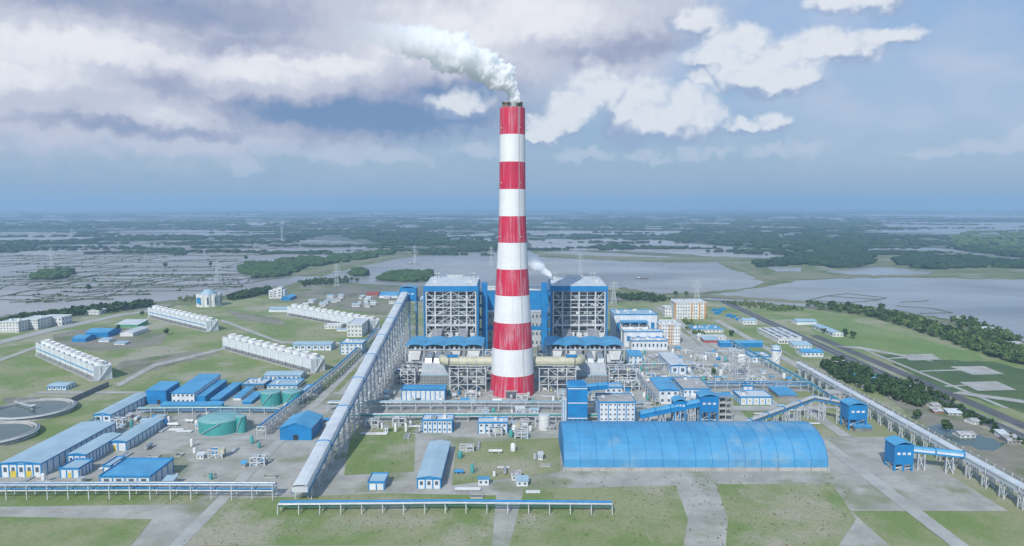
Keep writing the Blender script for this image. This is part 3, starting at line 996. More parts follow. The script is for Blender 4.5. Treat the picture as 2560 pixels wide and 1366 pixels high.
def tree_protos():
    out = []
    for i in range(5):
        h = (9.0, 8.0, 10.0, 7.0, 8.5)[i]
        v, f = leaf_cards(190, h * .45, h * .40, h * .62, h * .085, 6 + i)
        o = np_mesh('crown', v, f, ('leaf_dark', 'leaf_mid', 'leaf_dark', 'leaf_mid', 'leaf_light')[i])
        me = o.data
        bpy.data.objects.remove(o)
        mb = MB()
        mb.lathe([(h * .035, -.3), (h * .028, h * .2), (h * .02, h * .55)], 7)
        for q in range(4):
            a = q * 1.6 + i
            mb.beam((0, 0, h * .35), (math.cos(a) * h * .22, math.sin(a) * h * .22, h * .62), h * .018)
        out.append((me, mb.mesh('trunk', 'bark')))
    return out


PROTO = tree_protos()


def tree(p, h, label, kind=None, group=None):
    i = rnd.randrange(5) if kind is None else kind
    s = h / 9.0
    r = thing('tree', label, 'tree', (p.x, p.y, 0), rnd.uniform(0, 6.28), group)
    for nm, me in (('crown', PROTO[i][0]), ('trunk', PROTO[i][1])):
        o = bpy.data.objects.new(nm, me)
        col.objects.link(o)
        o.parent = r
        o.scale = (s * rnd.uniform(.95, 1.15), s * rnd.uniform(.95, 1.15), s)
    return r


def belt(poly, n, label, m='leaf_mid', h=(5, 9), name='tree_belt', cards=34, px=True):
    """a belt of trees grown into one another: leaf clusters over a whole strip"""
    V, F, o_ = [], [], 0
    pts = sample_poly(poly, n)
    for (x, y) in pts:
        g = G(x, y) if px else Vector((x, y, 0))
        hh = rnd.uniform(*h)
        v, f = leaf_cards(cards, hh * .5, hh * .42, hh * .55, hh * .15, 4)
        V.append(v + np.array([g.x, g.y, 0]))
        F.append(f + o_)
        o_ += len(v)
    o = np_mesh(name, np.concatenate(V), np.concatenate(F), m, kind='stuff')
    o['label'] = label
    o['category'] = 'trees'
    return o


belt([(2015, 762), (2100, 764), (2210, 780), (2290, 800), (2420, 838), (2560, 880), (2800, 960), (2800, 1010), (2560, 915), (2470, 892), (2330, 842), (2230, 808), (2120, 784), (2020, 774)], 620, 'broad green belt of trees between the meadow and the canal', 'leaf_mid', (6, 11), cards=40)
belt([(2020, 764), (2110, 769), (2240, 792), (2400, 836), (2560, 886), (2700, 930), (2560, 892), (2400, 845), (2230, 800), (2110, 778)], 220, 'darker trees standing in the belt along the canal', 'leaf_dark', (7, 12), cards=40)
belt([(0, 822), (60, 806), (140, 796), (300, 780), (380, 768), (382, 757), (300, 766), (130, 785), (50, 798), (0, 812)], 330, 'belt of trees along the water at the left edge of the site', 'leaf_dark', (7, 12))
belt([(560, 748), (600, 738), (660, 728), (672, 722), (676, 733), (640, 742), (580, 752)], 150, 'dark trees beside the white block with the blue shed', 'leaf_dark', (7, 12))
belt([(745, 708), (800, 702), (880, 699), (900, 702), (860, 710), (760, 718)], 110, 'straggling dark trees on the shore behind the far cooling tower', 'leaf_dark', (6, 11))
belt([(1540, 742), (1600, 738), (1650, 744), (1680, 752), (1640, 756), (1560, 752)], 120, 'dark trees behind the turbine hall', 'leaf_dark', (6, 10))
belt([(1800, 756), (1860, 758), (1960, 768), (2010, 776), (1960, 780), (1860, 770)], 140, 'light scrub beside the road behind the filter house', 'leaf_light', (4, 7))
belt([(1705, 800), (1730, 805), (1770, 845), (1750, 850), (1715, 825)], 50, 'light green bushes beside the curving site road', 'leaf_light', (4, 7))
belt([(2050, 915), (2110, 905), (2130, 920), (2230, 960), (2330, 1010), (2300, 1020), (2180, 985), (2080, 945)], 230, 'dark trees among the labourers huts', 'leaf_dark', (6, 11))
belt([(2240, 955), (2290, 950), (2420, 1030), (2560, 1110), (2560, 1122), (2400, 1045)], 120, 'ragged bushes along the highway verge', 'leaf_dark', (3, 6))
belt([(2370, 800), (2420, 802), (2470, 822), (2560, 850), (2560, 862), (2460, 842), (2380, 812)], 90, 'trees on the far canal bank at the right edge', 'leaf_mid', (6, 10))
belt([(560, 740), (520, 738), (440, 748), (450, 757), (560, 752)], 70, 'thin scrub behind the round white block', 'leaf_light', (3, 6))
belt([(2015, 764), (2110, 767), (2300, 806), (2560, 886), (2800, 970), (2560, 905), (2330, 834), (2120, 780)], 160, 'paler trees scattered through the belt along the canal', 'leaf_light', (4, 13), cards=30)
belt([(1300, 1212), (1420, 1192), (2100, 1192), (2170, 1300), (2050, 1366), (1290, 1366)], 420, 'low weeds on the rough ground below the coal store', 'levee_grass', (.5, 1.6), 'weeds', 12)
belt([(560, 1255), (960, 1240), (1230, 1245), (1225, 1366), (430, 1366)], 260, 'tufts of tall grass on the foreground verge below the conveyor', 'levee_grass', (.4, 1.3), 'grass_tufts', 12)
belt([(0, 1218), (150, 1214), (510, 1238), (470, 1260), (0, 1266)], 120, 'tufts of tall grass on the verge below the store halls', 'levee_grass', (.4, 1.2), 'grass_tufts', 12)
belt([(884, 1070), (1036, 1060), (1030, 1178), (866, 1186)], 90, 'weeds growing in the plot beside the coal conveyor', 'levee_grass', (.4, 1.4), 'weeds', 12)
belt([(300, 880), (560, 850), (560, 900), (400, 945), (300, 950)], 200, 'rough weeds between the two near cooling towers', 'levee_grass', (.5, 1.6), 'weeds', 10)
belt([(560, 790), (730, 790), (850, 835), (700, 860), (560, 820)], 200, 'rough weeds between the two plain cooling towers', 'levee_grass', (.5, 1.8), 'weeds', 10)
belt([(0, 870), (90, 880), (230, 960), (0, 975)], 140, 'rough weeds in front of the near left cooling tower', 'levee_grass', (.5, 1.6), 'weeds', 10)
belt([(2060, 850), (2250, 845), (2460, 895), (2330, 902), (2150, 880)], 160, 'rough grass and weeds on the meadow by the highway', 'levee_grass', (.5, 1.8), 'weeds', 10)
for x, y, h, k_, lab in (
        (222, 728, 14, 0, 'lone dark tree among the flooded fields above the cooling towers'),
        (415, 671, 15, 2, 'lone tree on a field bank left of the white tower blocks'),
        (525, 668, 14, 0, 'slim tree standing in the flooded fields beside a pylon'),
        (310, 628, 20, 2, 'far round tree on the flooded fields below the long tree line'),
        (615, 651, 17, 0, 'lone tree at the tip of the grove in the flooded fields'),
        (2205, 778, 13, 0, 'round dark tree on the canal bank at the bunded basin'),
        (1690, 742, 13, 1, 'broad spreading tree on the pond shore behind the office block'),
        (1715, 742, 12, 1, 'second spreading tree on the pond shore, right of the broad one'),
        (1630, 757, 10, 0, 'round tree behind the turbine hall roof'),
        (1830, 842, 9, 0, 'dark round tree beside the long blue shed'),
        (1785, 937, 8, 1, 'bush standing alone on the grass by the water treatment area'),
        (415, 838, 9, 0, 'ragged tree on the bare ground by the cooling towers'),
        (297, 826, 8, 2, 'thin tree between the blue shed and the pale shed'),
        (356, 790, 8, 0, 'tree on the site road in front of the long white cooling tower'),
        (2365, 1082, 11, 0, 'dark round tree on the waste ground right of the fence road'),
        (2290, 1050, 9, 2, 'small tree on the waste ground beside the huts'),
        (2115, 842, 11, 0, 'dark tree beside the pale shed in the meadow'),
        (2135, 848, 10, 2, 'dark bush right of the pale shed in the meadow'),
        (2060, 835, 9, 1, 'green bush left of the pale shed by the highway')):
    tree(G(x, y), h, lab, k_)


# ------------------------------------------------------------------ builders for plant and buildings
def building(name, label, cat, x0, x1, y0, depth, h, wall='white_clad', roof='flat', rm='pale_roof', trim=None, posts=0, rows=0, cols=0, wm='glass', side=0,
             oh=0.6, ridge=2.0, door=None, rz=0.0, group=None, band=None, clutter=0, stripes=None):
    w = x1 - x0
    r = thing(name, label, cat, ((x0 + x1) / 2, y0, 0), rz, group)
    a, d = w / 2, depth
    mb = MB()
    if roof == 'gable_y':
        mb.prism([(-a, -.3), (a, -.3), (a, h), (0, h + ridge), (-a, h)], 'y', 0, d)
    elif roof == 'gable_x':
        mb.prism([(0, -.3), (d, -.3), (d, h), (d / 2, h + ridge), (0, h)], 'x', -a, a)
    elif roof == 'shed':
        mb.prism([(0, -.3), (d, -.3), (d, h + ridge), (0, h)], 'x', -a, a)
    else:
        mb.box(-a, a, 0, d, -.3, h)
    mb.obj('wall', wall, r)
    t = .35
    if roof == 'flat':
        MB().box(-a - oh, a + oh, -oh, d + oh, h, h + t).obj('roof', rm, r)
        if trim:
            for nm, c, s in (('parapet', (0, -oh, h + .55), (w + 2 * oh + .1, .25, 1.3)), ('parapet', (0, d + oh, h + .55), (w + 2 * oh + .1, .25, 1.3)),
                             ('parapet', (-a - oh, d / 2, h + .55), (.25, d + 2 * oh - .3, 1.28)), ('parapet', (a + oh, d / 2, h + .55), (.25, d + 2 * oh - .3, 1.28))):
                piece(nm, trim, r, c, s)
    elif roof == 'gable_y':
        n = max(2, int(round(d / 9)))
        for sgn in (-1, 1):
            for i in range(n):
                ya, yb = -oh + (d + 2 * oh) * i / n, -oh + (d + 2 * oh) * (i + 1) / n - .06
                sl = ridge / a
                pr = [(0, h + ridge + .02), (0, h + ridge + .02 + t), (sgn * (a + oh), h - sl * oh + .02 + t), (sgn * (a + oh), h - sl * oh + .02)]
                MB().prism(pr, 'y', ya, yb).obj('roof_panel', rm, r)
        if trim:
            for sgn in (-1, 1):
                MB().beam((0, -oh - .1, h + ridge + .1), (sgn * (a + oh), -oh - .1, h - ridge / a * oh + .1), .3, .8).obj('verge', trim, r)
    elif roof == 'gable_x':
        n = max(2, int(round(w / 9)))
        for sgn in (0, 1):
            for i in range(n):
                xa, xb = -a - oh + (w + 2 * oh) * i / n, -a - oh + (w + 2 * oh) * (i + 1) / n - .06
                sl = ridge / (d / 2)
                e = -oh if sgn == 0 else d + oh
                pr = [(d / 2, h + ridge + .02), (d / 2, h + ridge + .02 + t), (e, h - sl * oh + .02 + t), (e, h - sl * oh + .02)]
                MB().prism(pr, 'x', xa, xb).obj('roof_panel', rm, r)
    elif roof == 'shed':
        n = max(2, int(round(w / 9)))
        sl = ridge / d
        for i in range(n):
            xa, xb = -a - oh + (w + 2 * oh) * i / n, -a - oh + (w + 2 * oh) * (i + 1) / n - .06
            MB().prism([(-oh, h - sl * oh + .02), (d + oh, h + ridge + sl * oh + .02), (d + oh, h + ridge + sl * oh + t), (-oh, h - sl * oh + t)], 'x', xa, xb).obj('roof_panel', rm, r)
    if trim and roof != 'flat':
        piece('fascia', trim, r, (0, -.14, h - .45), (w + .3, .28, .9))
        for sgn in (-1, 1):
            if roof != 'gable_x' and roof != 'shed':
                piece('fascia', trim, r, (sgn * (a + .14), d / 2, h - .45), (.28, d, .9))
    if band:
        piece('stripe', band, r, (0, -.08, h * .55), (w + .05, .16, h * .12))
    if posts:
        for i in range(posts + 1):
            piece('post', trim or 'blue_paint', r, (-a + w * i / posts, -.12, h / 2 - .4), (.75, .3, h - .85))
        ns = max(1, int(round(d / (w / posts))))
        ns = min(ns, 14)
        for sgn in (-1, 1):
            for i in range(1, ns + 1):
                piece('post', trim or 'blue_paint', r, (sgn * (a + .12), d * i / ns, h / 2 - .4), (.3, .75, h - .85))
    if rows and cols:
        wz, wx = h / rows, w / cols
        for j in range(rows):
            for i in range(cols):
                piece('window', wm, r, (-a + wx * (i + .5), -.04, wz * (j + .55)), (wx * .40, .16, wz * .34))
    if rows and side:
        wz, wy = h / rows, d / side
        for sgn in (-1, 1):
            for j in range(rows):
                for i in range(side):
                    piece('window', wm, r, (sgn * (a + .04), wy * (i + .5), wz * (j + .55)), (.16, wy * .40, wz * .34))
    if door:
        for dx_, m_ in door:
            piece('door', m_, r, (dx_ * w, -.06, min(2.2, h * .3)), (min(4.2, w * .16), .2, min(4.4, h * .6)))
    if stripes:
        for fx in stripes:
            piece('stripe', 'orange_paint', r, (-a + fx * w, -.2, h / 2), (w * .045, .5, h + .6))
    for i in range(clutter):
        s = rnd.uniform(1.2, 3.2)
        piece('roof_unit', rnd.choice(['aluminium', 'plaster', 'steel']), r, (rnd.uniform(-a * .8, a * .8), rnd.uniform(d * .15, d * .85), h + t + s * .4), (s * 1.4, s, s * .8), rnd.choice([0, 1.57]))
    return r


def bpx(name, label, cat, px0, px1, pyb, pyt, depth, **kw):
    """a building measured in the photograph: front corners, base line, eaves line"""
    g = G((px0 + px1) / 2, pyb)
    x0, x1 = AY(px0, pyb, g.y).x, AY(px1, pyb, g.y).x
    h = AY((px0 + px1) / 2, pyt, g.y).z
    return building(name, label, cat, x0, x1, g.y, depth, h, **kw)


def lattice(mb, x0, x1, y0, y1, z0, z1, levels, w=.5, taper=0.0):
    def corner(i, z):
        t = (z - z0) / max(z1 - z0, .01)
        cx, cy = (x0 + x1) / 2, (y0 + y1) / 2
        k_ = 1 - taper * t
        X = cx + (x0 - cx if i in (0, 3) else x1 - cx) * k_
        Y = cy + (y0 - cy if i in (0, 1) else y1 - cy) * k_
        return Vector((X, Y, z))
    for i in range(4):
        mb.beam(corner(i, z0), corner(i, z1), w)
    for L in range(levels):
        za, zb = z0 + (z1 - z0) * L / levels, z0 + (z1 - z0) * (L + 1) / levels
        for i in range(4):
            j = (i + 1) % 4
            mb.beam(corner(i, zb), corner(j, zb), w * .7)
            mb.beam(corner(i, za), corner(j, zb), w * .5)
            if L % 2 == 0:
                mb.beam(corner(j, za), corner(i, zb), w * .5)


def conveyor(name, label, p0, p1, w, h, segs, legs, roof='pale_blue_roof', wall='white_clad', trim='blue_paint', leg_m='steel', group=None, wide=1.0):
    """an enclosed belt gallery on trestles between two points of its floor"""
    p0, p1 = Vector(p0), Vector(p1)
    r = thing(name, label, 'conveyor', (p0.x, p0.y, 0), 0, group)
    o = Vector((p0.x, p0.y, 0))
    d = p1 - p0
    s = Vector((d.y, -d.x, 0)).normalized()
    up = Vector((0, 0, 1))
    prof = [(-.5, .62), (-.42, .9), (-.2, 1.0), (.2, 1.0), (.42, .9), (.5, .62)]
    for i in range(segs):
        a, b = p0 + d * (i / segs) - o, p0 + d * ((i + 1) / segs) - o
        b2 = b - d.normalized() * .5
        mb = MB()
        vs = []
        for e in (a, b2):
            vs += [e + s * (q * (w + .5)) + up * (z * h) for q, z in prof]
            vs += [e + s * (q * (w + .1)) + up * (z * h - .25) for q, z in reversed(prof)]
        n = 12
        mb.add(vs, [(k_, (k_ + 1) % n, n + (k_ + 1) % n, n + k_) for k_ in range(n)] + [tuple(range(n)), tuple(range(n, 2 * n))])
        mb.obj('roof_panel', roof, r)
        MB().beam(a + up * (h * .33), b2 + up * (h * .33), w, h * .58).obj('gallery_wall', wall, r)
        hb = MB()
        for k_ in range(5):
            hb.beam(b + s * (prof[k_][0] * (w + .9)) + up * (prof[k_][1] * h + .15), b + s * (prof[k_ + 1][0] * (w + .9)) + up * (prof[k_ + 1][1] * h + .15), .9, .5)
        for q in (-1, 1):
            hb.beam(b + s * (q * (w / 2 + .35)), b + s * (q * (w / 2 + .35)) + up * (h * .66), .6)
        hb.obj('joint_hoop', trim, r)
        for q in (-1, 1):
            piece_beam('edge_beam', trim, r, a + s * (q * (w / 2 + .2)) - up * .2, b + s * (q * (w / 2 + .2)) - up * .2, .5, 1.0)
    for i in range(legs):
        t = (i + .5) / legs
        q = p0 + d * t
        if q.z < 3.5:
            continue
        mb = MB()
        k_ = w * .5 * wide
        lattice(mb, -k_, k_, -2.2, 2.2, -.3, q.z - .5, max(1, int(q.z / 7)), .55, .12)
        mb.obj('trestle', leg_m, r, (q.x - o.x, q.y - o.y, 0), math.atan2(d.y, d.x) - math.pi / 2)
    return r


def piece_beam(name, m, parent, a, b, w, h):
    return MB().beam(a, b, w, h).obj(name, m, parent)


def pipe_rack(label, pts, z, w, pipes, gap=12.0, m='steel', group=None, name='pipe_rack'):
    pts = [Vector((p[0], p[1], 0)) for p in pts]
    o = pts[0].copy()
    r = thing(name, label, 'pipe rack', o, 0, group)
    bent = None
    for a, b in zip(pts[:-1], pts[1:]):
        d = b - a
        n = max(1, int(d.length / gap))
        ang = math.atan2(d.y, d.x) - math.pi / 2
        if bent is None:
            mb = MB()
            for q in (-1, 1):
                mb.beam((q * w / 2, 0, -.3), (q * w / 2, 0, z), .5)
            mb.beam((-w / 2 - .5, 0, z - .3), (w / 2 + .5, 0, z - .3), .5)
            mb.beam((-w / 2, 0, z * .62), (w / 2, 0, z * .62), .4)
            mb.beam((-w / 2, 0, z * .62), (w / 2, 0, z - .3), .25)
            bent = mb.mesh('bent', m)
        for i in range(n + 1):
            q = a + d * (i / n) - o
            ob = bpy.data.objects.new('bent', bent)
            col.objects.link(ob)
            ob.parent = r
            ob.location = q
            ob.rotation_euler.z = ang
    for i in range(pipes):
        off = (i + .5) / pipes - .5
        line = []
        for k_, p in enumerate(pts):
            d = (pts[min(k_ + 1, len(pts) - 1)] - pts[max(k_ - 1, 0)]).normalized()
            s = Vector((d.y, -d.x, 0))
            line.append(p - o + s * off * w + Vector((0, 0, z + .35 if i % 3 else z * .62 + .5)))
        MB().tube(line, rnd.choice([.28, .4, .5]), 6).obj('pipe', rnd.choice(['aluminium', 'steel', 'aluminium', 'blue_paint', 'teal_paint']), r)
    return r


def tank(label, px, pyb, rad, h, shell='teal_paint', top='pale_teal', name='storage_tank', dome=.12, group=None, stair=True):
    g = G(px, pyb)
    r = thing(name, label, 'tank', (g.x, g.y + rad, 0), 0, group)
    n = max(2, int(h / 3))
    for i in range(n):
        MB().lathe([(rad, h * i / n), (rad, h * (i + 1) / n - .05)], 36, cap0=False, cap1=False).obj('shell_course', shell, r)
    MB().lathe([(rad + .12, h - .05), (rad + .12, h + .25), (rad * .75, h + rad * dome * .6), (rad * .4, h + rad * dome * .9), (.3, h + rad * dome)], 36).obj('roof', top, r)
    MB().lathe([(rad + .7, -.2), (rad + .7, .3), (rad - .05, .32)], 36, cap1=False).obj('base_ring', 'concrete', r)
    if stair:
        mb = MB()
        for i in range(18):
            a, b = -2.3 + i * .06, -2.3 + (i + 1) * .06
            mb.beam(((rad + .55) * math.cos(a), (rad + .55) * math.sin(a), h * i / 18), ((rad + .55) * math.cos(b), (rad + .55) * math.sin(b), h * (i + 1) / 18), 1.0, .25)
        mb.obj('stair', 'steel', r)
    mb = MB()
    for i in range(24):
        a, b = i * math.pi / 12, (i + 1) * math.pi / 12
        mb.beam((rad * math.cos(a), rad * math.sin(a), h + 1.3), (rad * math.cos(b), rad * math.sin(b), h + 1.3), .12)
        mb.beam((rad * math.cos(a), rad * math.sin(a), h), (rad * math.cos(a), rad * math.sin(a), h + 1.3), .1)
    mb.obj('railing', 'steel', r)
    return r


# ------------------------------------------------------------------ the chimney
def chimney():
    yc = 696.0
    ys = [267, 335, 404, 473, 541, 608, 675, 741.5, 810, 876.5, 943.5, 998]
    ws = [63, 64, 64.5, 65.5, 67.5, 72, 78.5, 86, 93, 100, 107, 112]
    prof = []
    for y, w in zip(ys, ws):
        r_ = w / 2 / FPX * yc
        for _ in range(4):
            z = AY(1281, y, yc - r_).z
            zc = yc * math.cos(PITCH) + (CAMZ - z) * math.sin(PITCH)
            r_ = w / 2 / FPX * zc
        prof.append((r_, z))
    prof[-1] = (prof[-1][0], -.3)
    root = thing('chimney', 'tall red and white banded concrete chimney with two flue outlets', 'chimney', (0.4, yc, 0))
    for i in range(11):
        (r1, z1), (r0, z0) = prof[i], prof[i + 1]
        k_ = 6
        ring = [(r0 + (r1 - r0) * t / k_, z0 + (z1 - z0) * t / k_) for t in range(k_ + 1)]
        MB().lathe(ring, 64, cap0=(i == 10), cap1=False).obj('red_band' if i % 2 == 0 else 'white_band', 'chimney_red' if i % 2 == 0 else 'chimney_white', root)
    rt, zt = prof[0]
    MB().lathe([(rt, zt), (rt, zt + .2), (rt - 1.0, zt + .2), (rt - 1.0, zt - 1.5)], 64, cap0=False).obj('cap_slab', 'dark_concrete', root)
    for x in (-5.9, 5.9):
        f = MB().lathe([(3.8, zt - 1), (3.8, zt + 4.6), (4.15, zt + 4.6), (4.15, zt + 5.6), (3.3, zt + 5.6), (3.3, zt + 1)], 28).obj('flue', 'brown_steel', root, (x, -1.0, 0))
        MB().lathe([(4.0, zt + 1.8), (4.0, zt + 2.3)], 28, cap0=False, cap1=False).obj('stiffener', 'brown_steel', f)
    rb, _ = prof[-1]
    piece('portal_door', 'dark_steel', root, (-1.0, -rb + .45, 3.6), (10, 1.6, 7.2))
    piece('portal_lintel', 'concrete', root, (-1.0, -rb + .2, 7.6), (11.5, 1.9, .8))
    MB().lathe([(rb + 3, -.3), (rb + 3, .35), (rb - .5, .4)], 48, cap1=False).obj('apron', 'concrete', root)
    for i in (1, 3, 5):
        r1, z1 = prof[i]
        for q in range(4):
            a = q * math.pi / 2 + .6
            piece('warning_light', 'plaster', root, (math.cos(a) * (r1 + .3), math.sin(a) * (r1 + .3), z1 + 6), (.7, .7, .9), a)
    lad = MB()
    for s_ in (-.4, .4):
        for i in range(11):
            (r1, z1), (r0, z0) = prof[i], prof[i + 1]
            a = -1.05
            lad.beam((math.cos(a) * (r0 + .5) - s_ * math.sin(a), math.sin(a) * (r0 + .5) + s_ * math.cos(a), z0), (math.cos(a) * (r1 + .5) - s_ * math.sin(a), math.sin(a) * (r1 + .5) + s_ * math.cos(a), z1), .16)
    lad.obj('ladder', 'steel', root)
    return prof


CH = chimney()


# ------------------------------------------------------------------ boiler houses
def boiler_house(sgn, xa, xb, label):
    """open steel frame round the furnace, blue fascia and side cladding; sgn is the side of the lift tower"""
    y0, D, H = 862.0, 78.0, 87.5
    cx, a = (xa + xb) / 2, (xb - xa) / 2
    r = thing('boiler_house', label, 'power plant', (cx, y0, 0))
    xs = [-a + .9, -a * .62, 0.0, a * .62, a - .9]
    zs = [0, 13, 25.7, 39.8, 51.5, 61.4, 70.5, 81]
    for row, (yy, m) in enumerate(((0, 'steel'), (17, 'steel'))):
        for x in xs:
            piece('column', m, r, (x, yy, 40.5), (1.7, 1.7, 81.6))
        for z in zs[1:]:
            for i in range(4):
                piece('beam', m, r, ((xs[i] + xs[i + 1]) / 2, yy - .05, z), (xs[i + 1] - xs[i] - 1.7, 1.2, 1.3 if z != 39.8 else 2.6))
    for j in range(len(zs) - 1):
        for i in range(4):
            x0_, x1_ = xs[i] + .8, xs[i + 1] - .8
            za, zb = zs[j] + .6, zs[j + 1] - .6
            if (i in (0, 3)):
                p, q = ((x0_, za), (x1_, zb)) if (j + i) % 2 else ((x1_, za), (x0_, zb))
                piece_beam('brace', 'steel', r, (p[0], .3, p[1]), (q[0], .3, q[1]), .75, .75)
            elif sgn > 0:
                m_ = x1_ if i == 1 else x0_
                e_ = x0_ if i == 1 else x1_
                piece_beam('brace', 'steel', r, (e_, .3, za), (m_, .3, zb), .7, .7)
        if j > 0:
            MB().box(-a + 2, a - 2, 1.2, 11, zs[j] - .15, zs[j] + .1).obj('floor_grating', 'steel', r)
            piece('mid_beam', 'steel', r, (0, 1.0, (zs[j] + zs[j + 1]) / 2), (2 * a - 4, .5, .5))
            mb = MB()
            for q in range(5):
                mb.beam((-a + 2, 1.1 + .0 * q, zs[j] + 1.2), (a - 2, 1.1, zs[j] + 1.2), .14)
            for q in range(15):
                mb.beam((-a + 2 + q * (2 * a - 4) / 14, 1.1, zs[j]), (-a + 2 + q * (2 * a - 4) / 14, 1.1, zs[j] + 1.2), .14)
            mb.obj('handrail', 'steel', r)
    # furnace and its bands
    f = MB().box(-a * .55, a * .55, 12, 62, 18, 79).obj('furnace', 'grey_clad', r)
    for z in range(20, 79, 6):
        piece('buckstay', 'dark_steel', f, (0, 11.7, z), (a * 1.14, .9, 1.0))
    MB().prism([(20, 18), (62, 18), (46, 6), (36, 6)], 'x', -a * .5, a * .5).obj('furnace_hopper', 'grey_clad', r)
    for x in (-a * .8, -a * .7, a * .7, a * .8):
        piece('riser_pipe', 'aluminium', r, (x + 1.5, 5, 46), (.9, .9, 66))
    for x in (-a * .31, a * .31):
        piece('sub_column', 'steel', r, (x, .1, 40), (.7, .7, 80))
    for x in (-a * .8, a * .8):
        MB().lathe([(3.4, 14), (3.4, 60)], 16, x, 27).obj('coal_pipe_stack', 'aluminium', r)
    for z in (27, 41, 53, 63, 72):
        for i in range(13):
            s = rnd.uniform(1.2, 3.4)
            piece('equipment', rnd.choice(['aluminium', 'grey_clad', 'steel', 'plaster']), r, (rnd.uniform(-a + 5, a - 5), rnd.uniform(2.5, 9), z + s / 2), (s * 1.3, s, s * 1.2))
    # cladding
    piece('fascia', 'blue_clad', r, (0, -.9, 84.3), (2 * a + 1.6, .9, 6.4))
    for q in (-1, 1):
        piece('corner_panel', 'blue_clad', r, (q * (a + 1.6), 4.5, 56), (1.6, 11, 63))
        piece('side_panel', 'blue_clad', r, (q * (a + .9), D / 2 + 4, 73), (1.2, D - 14, 29))
        piece('side_panel', 'grey_clad', r, (q * (a + .8), D / 2 + 4, 28), (1.0, D - 14, 60))
        for k_ in range(4):
            piece('louvre', 'interior', r, (q * (a + 1.55), 18 + k_ * 14, 66), (.3, 8, 7))  # flat near-black panels: shade of the side openings painted on
            piece('louvre', 'interior', r, (q * (a + 1.45), 18 + k_ * 14, 44), (.3, 8, 6))
    piece('back_panel', 'blue_clad', r, (0, D - 1, 44), (2 * a, 1.0, 88))
    # roof
    n = 6
    for i in range(n):
        x0_, x1_ = -a - .8 + (2 * a + 1.6) * i / n, -a - .8 + (2 * a + 1.6) * (i + 1) / n - .08
        MB().prism([(-1.3, 87.5), (D, 90.5), (D, 91.0), (-1.3, 88.0)], 'x', x0_, x1_).obj('roof_panel', 'pale_roof', r)
    for x in [-a * .83, -a * .76, -a * .66, a * .66, a * .76, a * .83]:
        MB().lathe([(.9, 89), (.9, 96), (1.3, 96), (1.3, 97.2)], 10, x, D - 14).obj('vent_stack', 'plaster', r)
    for i in range(9):
        piece('safety_valve', 'plaster', r, (-a * .28 + i * a * .07, D - 16, 92.3), (.8, .8, 5.0))
    piece('valve_header', 'steel', r, (0, D - 16, 94.2), (a * .7, .7, .7))
    for x in (-a * .72, a * .72):
        piece('roof_unit', 'plaster', r, (x, 24, 90.2), (3.4, 2.4, 2.4), .4)
    mb = MB()
    for q in range(24):
        x = -a + 2 * a * q / 23
        mb.beam((x, -1.0, 88), (x, -1.0, 89.3), .12)
    mb.beam((-a, -1.0, 89.3), (a, -1.0, 89.3), .14)
    for q in (-1, 1):
        mb.beam((q * a, -1.0, 89.3), (q * a, D, 92.3), .14)
    mb.obj('roof_railing', 'steel', r)
    # lift tower
    x = sgn * (a + 8.8)
    piece('lift_tower', 'blue_clad', r, (x, 26, 44.5), (7.4, 8, 89))
    for z in (30, 45, 60, 75):
        piece('lift_bridge', 'blue_clad', r, (sgn * (a + 3.2), 26, z), (4.2, 4, 3.2))
    # boiler-to-precipitator ducts
    for q in (-.5, .5):
        MB().prism([(-32, 21), (-32, 30), (-6, 36), (2, 36), (2, 26), (-8, 26)], 'x', q * a - 5.5, q * a + 5.5).obj('flue_duct', 'aluminium', r)
    for q in range(7):
        s = rnd.uniform(3, 5)
        piece('equipment', rnd.choice(['plaster', 'steel', 'aluminium']), r, (-a + 5 + q * (2 * a - 10) / 6, -3, 26 + s / 2), (s * 1.3, s, s * 1.2))
    mb = MB()
    lattice(mb, -a + 2, a - 2, -9, -2.2, -.2, 26, 4, .8)
    for q in range(1, 6):
        x = -a + 2 + q * (2 * a - 4) / 6
        mb.beam((x, -9, 0), (x, -9, 26), .8)
        mb.beam((x, -9, 13), (x + (2 * a - 4) / 6, -9, 26), .5)
    mb.obj('front_platform', 'steel', r)
    return r


boiler_house(1, -104.5, -43, 'boiler house with blue fascia left of the chimney')
boiler_house(-1, 49, 113, 'boiler house with blue fascia right of the chimney')


